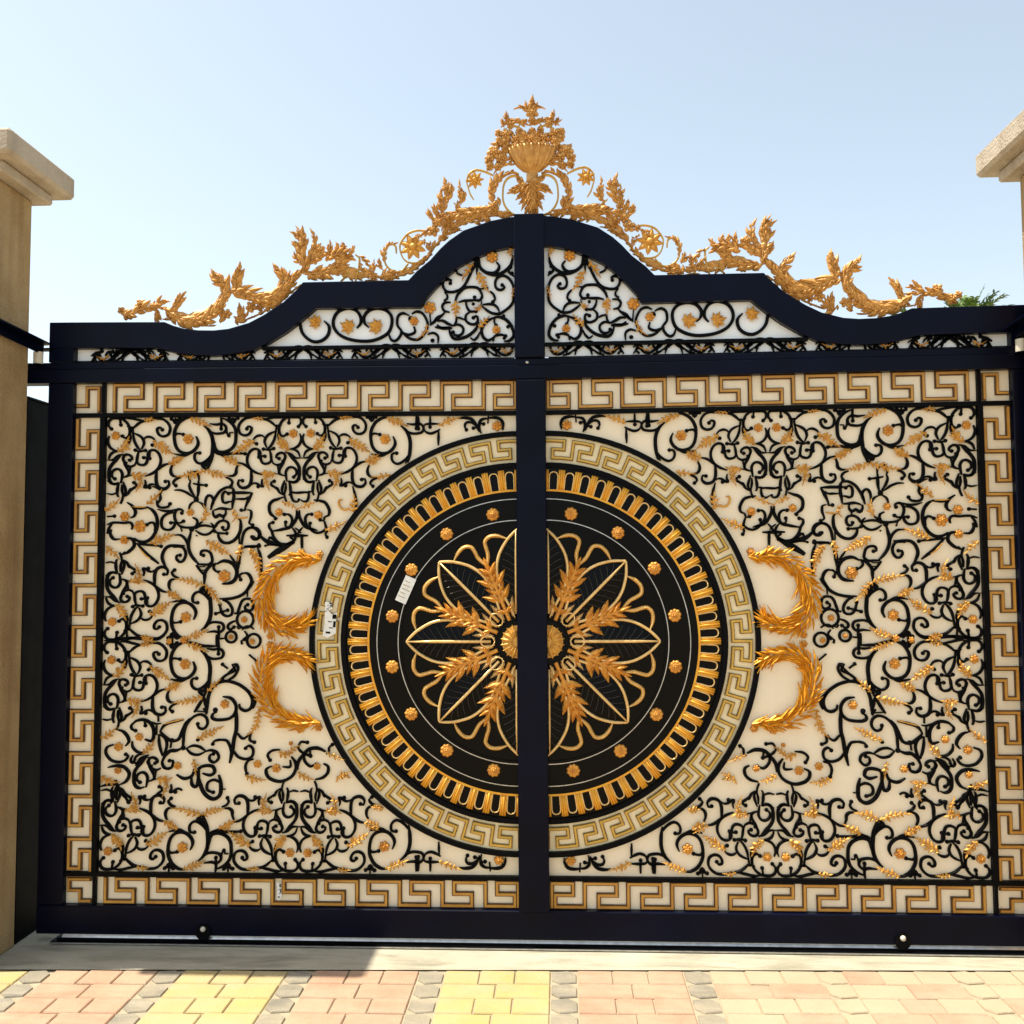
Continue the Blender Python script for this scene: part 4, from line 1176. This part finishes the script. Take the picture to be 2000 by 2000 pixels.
# ------------------------------------------------------------------ crest
CM = [M['gold_crest'], M['gold'], M['gold_pale']]
def crest_item(k, w, P, sx):
    V = [(x*sx, z) for x, z in conv(P)]; mb = MB()
    if k == 'L':
        wl, wr, n = w; wl, wr = wl/1000, wr/1000
        if sx < 0: wl, wr = wr, wl
        acanthus(mb, V, wl*1.22, wr*1.22, n, .002, .020 if max(wl, wr) > .02 else .015, stem=.3)
        if max(wl, wr) > .035: acanthus(mb, V, wl*.65, wr*.8, n+4, -.010, .014, stem=.3)
        return mb.build('acanthus_leaf', CM[0], gate)
    if k == 'C':
        bar(mb, smooth_path(V), w/1000, .006, -.012, prof='round', taper=(.6, .6)); return mb.build('scroll', M['ochre'], gate)
    if k == 'f':
        rose(mb, V[0][0], V[0][1], w/1000*1.05, .004, .026, n=5+(w % 2)); return mb.build('flower', CM[0], gate)
    rose(mb, V[0][0], V[0][1], w/1000*1.05, .004, .024, n=8, star=True); dome(mb, V[0][0], V[0][1], w/1000*.4, .004, .030); return mb.build('star_flower', M['gold'], gate)
leaves = []
for gname, L_ in CREST.items():
    for k, w, P in L_:
        for sx in ((1,) if gname == 'VC' else (1, -1)):
            leaves.append((k, w, P, sx))
random.shuffle(leaves)
big = sorted([l for l in leaves if l[0] == 'L'], key=lambda l: -length(conv(l[2]))*max(l[1][:2]))
for l in big[:100]: crest_item(*l)
rest = MB()
for k, w, P, sx in big[100:]:
    V = [(x*sx, z) for x, z in conv(P)]; wl, wr, n = w[0]/1000, w[1]/1000, w[2]
    if sx < 0: wl, wr = wr, wl
    acanthus(rest, V, wl*1.22, wr*1.22, n, .002, .015, stem=.3)
if rest.v: tag(rest.build('small_crest_leaves', CM[0], gate), kind='stuff')
fl = sorted([l for l in leaves if l[0] == 'f'], key=lambda l: -l[1])
for l in fl: crest_item(*l)
for l in leaves:
    if l[0] in 'Ct': crest_item(*l)
# running foliage that ties the crest ornaments to the beam
for sx in (-1, 1):
    for path, wl_, wr_, n_ in (([(-1.0, 2.905), (-.93, 2.935), (-.86, 2.93), (-.79, 2.905), (-.72, 2.915), (-.66, 2.905)], .045, .022, 9), ([(-.66, 2.90), (-.60, 2.91), (-.53, 2.935), (-.47, 2.985), (-.43, 3.04)], .030, .018, 8),
                               ([(-.44, 3.03), (-.38, 3.09), (-.31, 3.14), (-.22, 3.17), (-.12, 3.18)], .034, .020, 9), ([(-1.03, 2.88), (-1.10, 2.83), (-1.19, 2.765), (-1.28, 2.725)], .018, .012, 8), ([(-1.66, 2.735), (-1.58, 2.725), (-1.50, 2.705), (-1.42, 2.70)], .020, .010, 7)):
        V = [(x*sx*-1, z) for x, z in path]
        if sx > 0: V = [(-abs(x), z) for x, z in path]
        else: V = [(abs(x), z) for x, z in path]; wl_, wr_ = wr_, wl_
        mb = MB(); acanthus(mb, V, wl_, wr_, n_, .006, .014, stem=.4); mb.build('running_leaf', CM[0], gate)
# fluted urn
mb = MB(); ux, uz = .009, 3.3265; n = 96
prof = [(.115, .140), (.122, .148), (.112, .136), (.104, .118), (.094, .098), (.074, .072), (.046, .048), (.028, .040), (.024, .036), (.030, .033), (.030, .004), (.034, -.002), (.022, -.006)]
vs = []; fs = []
for j, (r, z) in enumerate(prof):
    for i in range(n):
        a = 2*PI*i/n; fl_ = 1+(.11*math.cos(a*20) if 2 <= j <= 6 else 0); vs.append((ux+r*.88*fl_*math.cos(a), r*fl_*math.sin(a)*.55, uz+z))
for j in range(len(prof)-1):
    for i in range(n): fs.append((j*n+i, (j+1)*n+i, (j+1)*n+(i+1) % n, j*n+(i+1) % n))
fs.append(tuple(range(n))); fs.append(tuple(range(len(prof)*n-1, (len(prof)-1)*n-1, -1)))
mb.add(vs, fs, 0, True); mb.build('urn', CM[0], gate)
mb = MB(); random.seed(3)
for k in range(46):
    a = random.uniform(.05, PI-.05); r = random.uniform(.3, 1.)
    x = ux+math.cos(a)*.165*r; z = 3.462+math.sin(a)*.105*r
    blade(mb, (x, z), (math.cos(a+random.uniform(-.5, .5)), math.sin(a+random.uniform(-.5, .5))), .036, .02, .012, .02, random.uniform(-.6, .6))
mb.build('foliage', CM[0], gate)

# ------------------------------------------------------------------ gate pillars with stepped caps
def pillar(x_in, sx, label):
    """x_in: plane of the face that looks into the driveway; sx: +1 body extends to +x"""
    W = .62; y0, y1 = -.355, -.078
    xa, xb = sorted((x_in, x_in+sx*W))
    p = empty('gate_pillar', ((xa+xb)/2, (y0+y1)/2, 0)); off = Vector(p.location)
    def bx(name, o, z0, z1, bev, m):
        mb = MB(); mb.box(xa-o-off.x, xb+o-off.x, y0-o-off.y, y1+o-off.y, z0, z1, bev=bev); return mb.build(name, m, p)
    sh = bx('shaft', 0, 0, 3.2600, .006, M['stucco'])
    bx('cap_moulding', .062, 3.2605, 3.3080, .008, M['stucco_cap'])
    bx('cap_slab', .130, 3.3085, 3.4150, .014, M['stucco_cap'])
    tag(p, label, 'pillar', 'pillars at both ends of the gate'); return p
pillar(-2.232, -1, 'sand coloured gate pillar with stepped cap, shaded face, left of the gate')
pillar(2.090, 1, 'sand coloured gate pillar with stepped cap, sunlit face, right of the gate')
# black steel posts behind the pillars
def back_post(x_in, sx, zt, label):
    p = empty('gate_post', (x_in+sx*.2, .1, 0)); mb = MB()
    mb.box(*sorted((-sx*.2, sx*.16)), -.174, .16, 0, zt, bev=.005); mb.build('post_body', M['black_matt'], p)
    mb = MB(); mb.box(*sorted((-sx*.2-sx*.004, sx*.164)), -.1745, .164, zt+.0005, zt+.008); mb.build('top_plate', M['iron'], p)
    tag(p, label, 'post', 'black posts behind the pillars')
back_post(-2.236, -1, 2.372, 'black steel gate post tucked behind the shaded left pillar')
back_post(2.150, 1, 2.372, 'black steel gate post tucked behind the sunlit right pillar')

# guide arms with rollers
def guide(sx, xa, ya, za, xb, yb, zb, rx, rz, label):
    g_ = empty('guide_bracket', (xa, ya, za)); d = Vector((xb-xa, yb-ya, zb-za)); L = d.length
    mb = MB(); mb.box(-.0, .006, 0, L, -.024, .024); mb.box(.0062, .045, 0, L, .018, .024)
    o = mb.build('arm', M['paint'], g_); o.rotation_euler = Vector((0, 1, 0)).rotation_difference(d).to_euler()
    if sx > 0: o.scale.x = -1
    mb = MB(); n = 20; cx, cy = rx-xa, -.052-ya
    for r, z0, z1, mi in ((.021, rz-.028, rz+.026, 0), (.009, rz+.0265, rz+.05, 1), (.024, rz-.0285-.003, rz-.0285, 1)):
        vs = [(cx+r*math.cos(2*PI*i/n), cy+r*math.sin(2*PI*i/n), z-za) for z in (z0, z1) for i in range(n)]
        mb.add(vs, [(i, (i+1) % n, n+(i+1) % n, n+i) for i in range(n)]+[tuple(range(n-1, -1, -1)), tuple(range(n, 2*n))], mi)
    mb.build('roller', [M['nylon'], M['iron']], g_)
    mb = MB(); mb.box(-.004, .05, L*.97, L*1.0+.02, -.004, .004); b = mb.build('end_plate', M['iron'], g_); b.rotation_euler = o.rotation_euler
    tag(g_, label, 'guide bracket', 'roller guide brackets on the pillars')
guide(-1, -2.228, -.46, 2.626, -2.196, -.03, 2.598, -2.203, 2.556, 'black steel arm with a cream roller sloping from the shaded left pillar to the gate')
guide(1, 2.086, -.46, 2.640, 2.072, -.03, 2.598, 2.082, 2.540, 'black steel arm with a cream roller reaching the gate from the sunlit right pillar')

# floor track
t = empty('floor_track', (0, 0, .0))
mb = MB(); mb.box(-2.09, 2.45, -.052, .04, .0045, .0115); mb.box(-2.07, 2.45, -.034, .03, .012, .0215); mb.build('base_plate', M['iron'], t)
mb = MB(); mb.box(-2.09, 2.45, -.0575, -.0525, .0045, .0095); mb.build('edge_strip', M['steel'], t)
mb = MB()
mb.add([(-2.05, -.030, .0218), (2.45, -.030, .0218), (2.45, -.024, .0310), (-2.05, -.024, .0310), (-2.05, .02, .0218), (2.45, .02, .0218)], [(0, 1, 2, 3), (3, 2, 5, 4), (0, 3, 4), (1, 5, 2), (0, 4, 5, 1)])
mb.build('running_rail', M['steel'], t)
tag(t, 'thin black and steel track along the ground under the gate', 'track')

# ------------------------------------------------------------------ ground
mb = MB(); mb.add([(-60, -60, -.02), (60, -60, -.02), (60, 60, -.02), (-60, 60, -.02)], [(0, 1, 2, 3)]); tag(mb.build('ground', M['earth']), kind='structure')
def pave_y(x): return -.247+.0335*(x+.0)     # line where concrete meets pavers
mb = MB(); n = 24; XS = [-2.232+4.9*i/n for i in range(n+1)]
XS = [-6, -3.2]+XS+[6]
A = [(x, 6., 0.) for x in XS]; Bq = [(x, pave_y(x), 0.) for x in XS]
k = len(XS); mb.add(A+Bq, [(i, k+i, k+i+1, i+1) for i in range(k-1)])
tag(mb.build('concrete_apron', M['concrete']), kind='structure')
mb = MB(); mb.add([(-8, -9, -.006), (8, -9, -.006), (8, pave_y(8)-.001, -.006), (-8, pave_y(-8)-.001, -.006)], [(0, 1, 2, 3)])
def slab(x0, x1, y0, y1, mi, sk=0.):
    g_ = .0026; b = .0035; hgt = random.uniform(-.0012, .0012)
    q = [(x0+g_, y0+g_), (x1-g_, y0+g_), (x1-g_+sk, y1-g_), (x0+g_+sk, y1-g_)]
    c = (sum(a for a, _ in q)/4, sum(b_ for _, b_ in q)/4)
    top = [(x+(c[0]-x)*b/max(abs(c[0]-x), .01), y+(c[1]-y)*b/max(abs(c[1]-y), .01)) for x, y in q]
    mb.add([(x, y, -.012) for x, y in q]+[(x, y, -.003+hgt) for x, y in q]+[(x, y, .001+hgt) for x, y in top],
           [(0, 1, 5, 4), (1, 2, 6, 5), (2, 3, 7, 6), (3, 0, 4, 7), (4, 5, 9, 8), (5, 6, 10, 9), (6, 7, 11, 10), (7, 4, 8, 11), (8, 9, 10, 11)], mi)
def hexa(cx, y0, y1, w, mi):
    m_ = (y0+y1)/2; hh = (y1-y0)/2-.004; w2 = w/2-.004
    q = [(cx-w2, m_-hh*.45), (cx-w2*.35, m_-hh), (cx+w2, m_-hh*.8), (cx+w2, m_+hh*.45), (cx+w2*.35, m_+hh), (cx-w2, m_+hh*.8)]
    hgt = random.uniform(-.001, .001)
    top = [(cx+(x-cx)*.95, m_+(y-m_)*.95) for x, y in q]
    mb.add([(x, y, -.012) for x, y in q]+[(x, y, -.003+hgt) for x, y in q]+[(x, y, .001+hgt) for x, y in top],
           [(i, (i+1) % 6, 6+(i+1) % 6, 6+i) for i in range(6)]+[(6+i, 6+(i+1) % 6, 12+(i+1) % 6, 12+i) for i in range(6)]+[tuple(range(12, 18))], mi)
# stripes of pavers run away from the gate: pink, grey, yellow, grey, pink ...
stripes = []; x = -.9275-.524*8; col = 0
for k in range(26):
    xg = -.9275+(k-8)*.524                     # centre of a grey course
    stripes.append((xg, 'pv_yellow' if (k % 2) else 'pv_pink'))
PM = ['sand', 'pv_yellow', 'pv_pink', 'pv_grey', 'pv_tan']
row = .125
for (xg, c) in stripes:
    if xg < -4.5 or xg > 5: continue
    x0 = xg+.052; x1 = xg+.524-.052; w3 = (x1-x0)/3
    yt = pave_y(xg)-.004
    for r in range(24):
        ya, yb_ = yt-(r+1)*row, yt-r*row
        hexa(xg, ya, yb_, .104, PM.index('pv_grey') if xg < .9 else PM.index('pv_tan'))
        nn = 3 if r % 2 == 0 else 2
        for j in range(nn):
            ww = (x1-x0)/nn; cc = c if xg < .5 else ('pv_tan' if random.random() < .75 else 'pv_pink')
            slab(x0+j*ww, x0+(j+1)*ww, ya+.0335*(j*ww), yb_+.0335*(j*ww), PM.index(cc), 0)
tag(mb.build('pavement', [M[p] for p in PM]), kind='structure')

# ------------------------------------------------------------------ palm behind the gate
def palm(x, y, zc, nf, lmin, lmax, spread, seed, label):
    pl = empty('palm_shrub', (x, y, 0)); random.seed(seed)
    tag(pl, label, 'palm', 'palms behind the gate')
    mb = MB(); n = 9; vs = []; fs = []
    for j in range(9):
        z = j/8*zc; r = .06-.02*j/8
        for i in range(n): a = 2*PI*i/n; vs.append((r*math.cos(a)+.03*math.sin(z*1.3), r*math.sin(a), z))
    for j in range(8):
        for i in range(n): fs.append((j*n+i, j*n+(i+1) % n, (j+1)*n+(i+1) % n, (j+1)*n+i))
    fs.append(tuple(range(8*n, 9*n))); mb.add(vs, fs, 0, True); mb.build('trunk', M['bark'], pl)
    mb = MB()
    for k in range(nf):
        az = random.uniform(0, 2*PI); el = random.uniform(spread, 1.35); L = random.uniform(lmin, lmax)
        p = Vector((.02+random.uniform(-.03, .03), random.uniform(-.03, .03), zc+random.uniform(-.03, .02))); d = Vector((math.cos(az)*math.cos(el), math.sin(az)*math.cos(el), math.sin(el)))
        pts = []
        for j in range(8):
            pts.append((p.copy(), d.copy())); p += d*L/7; d.z -= .09; d.normalize()
        for j, (q, d_) in enumerate(pts):
            side = d_.cross(Vector((0, 0, 1))); side = side.normalized() if side.length > .01 else Vector((1, 0, 0))
            up = side.cross(d_).normalized()
            if j:
                a, da = pts[j-1]; mb.add([a+side*.003, a-side*.003, q-side*.003, q+side*.003], [(0, 1, 2, 3)])
            for h_ in (0, .5):
                for sd in (-1, 1):
                    if j == 0: continue
                    ll = L*.36*(1-.45*j/7)*random.uniform(.8, 1.2); e = (d_*.8+side*sd*.8+up*random.uniform(-.1, .35)).normalized()
                    b0 = q+d_*L/7*h_; w = e.cross(up).normalized()*.0075
                    mid = b0+e*ll*.5; tip = b0+e*ll+Vector((0, 0, -.008))
                    mb.add([b0-w*.5, b0+w*.5, mid+w, tip, mid-w], [(0, 1, 2, 3, 4)])
    mb.build('fronds', M['leaf'], pl)
palm(2.36, 1.15, 2.90, 70, .13, .22, .2, 11, 'larger green palm tuft showing over the right end of the gate')
palm(2.02, 1.15, 2.86, 16, .10, .16, .5, 5, 'smaller green palm tuft peeking through the gold crest at the right')

# ------------------------------------------------------------------ light, sky, camera
EL, AZ = math.radians(67), math.radians(5.5)          # sun from the left (-x), a touch towards the street
to_sun = Vector((-math.cos(EL)*math.cos(AZ), -math.cos(EL)*math.sin(AZ), math.sin(EL)))
sd = bpy.data.lights.new('sun', 'SUN'); sd.energy = 3.3; sd.angle = math.radians(.53); sd.color = (1, .94, .83)
so = bpy.data.objects.new('sun', sd); COL.objects.link(so); so.rotation_euler = to_sun.to_track_quat('Z', 'Y').to_euler(); so.location = (-3, -1, 8)
w = bpy.data.worlds.new('World'); SC.world = w; w.use_nodes = True; nt = w.node_tree
bg = nt.nodes['Background']; sk = nd(nt, 'ShaderNodeTexSky'); sk.sky_type = 'NISHITA'; sk.sun_disc = False
sk.sun_elevation = EL; sk.sun_rotation = math.atan2(to_sun.x, to_sun.y); sk.altitude = 0; sk.air_density = 1.0; sk.dust_density = 2.0; sk.ozone_density = 1.5
hs = nd(nt, 'ShaderNodeHueSaturation', Saturation=.56, Hue=.48); nt.links.new(sk.outputs['Color'], hs.inputs['Color']); nt.links.new(hs.outputs['Color'], bg.inputs['Color']); bg.inputs['Strength'].default_value = .102

cd = bpy.data.cameras.new('camera'); co = bpy.data.objects.new('camera', cd); COL.objects.link(co); SC.camera = co
R_, U_, F_ = Vector((0.99875467, 0.0495916, -0.00545705)), Vector((0.00837347, -0.05879272, 0.99823509)), Vector((-0.04918324, 0.99703766, 0.05913476))
mw = Matrix(((R_.x, U_.x, -F_.x, .11950605), (R_.y, U_.y, -F_.y, -4.24075096), (R_.z, U_.z, -F_.z, 1.6), (0, 0, 0, 1)))
co.matrix_world = mw
cd.sensor_fit = 'HORIZONTAL'; cd.sensor_width = 36; cd.lens = 36*1900/2000; cd.clip_end = 500; cd.clip_start = .05
SC.render.resolution_x = SC.render.resolution_y = 1024
SC.view_settings.view_transform = 'Standard'; SC.view_settings.look = 'None'; SC.view_settings.exposure = 1.3; SC.view_settings.gamma = 1
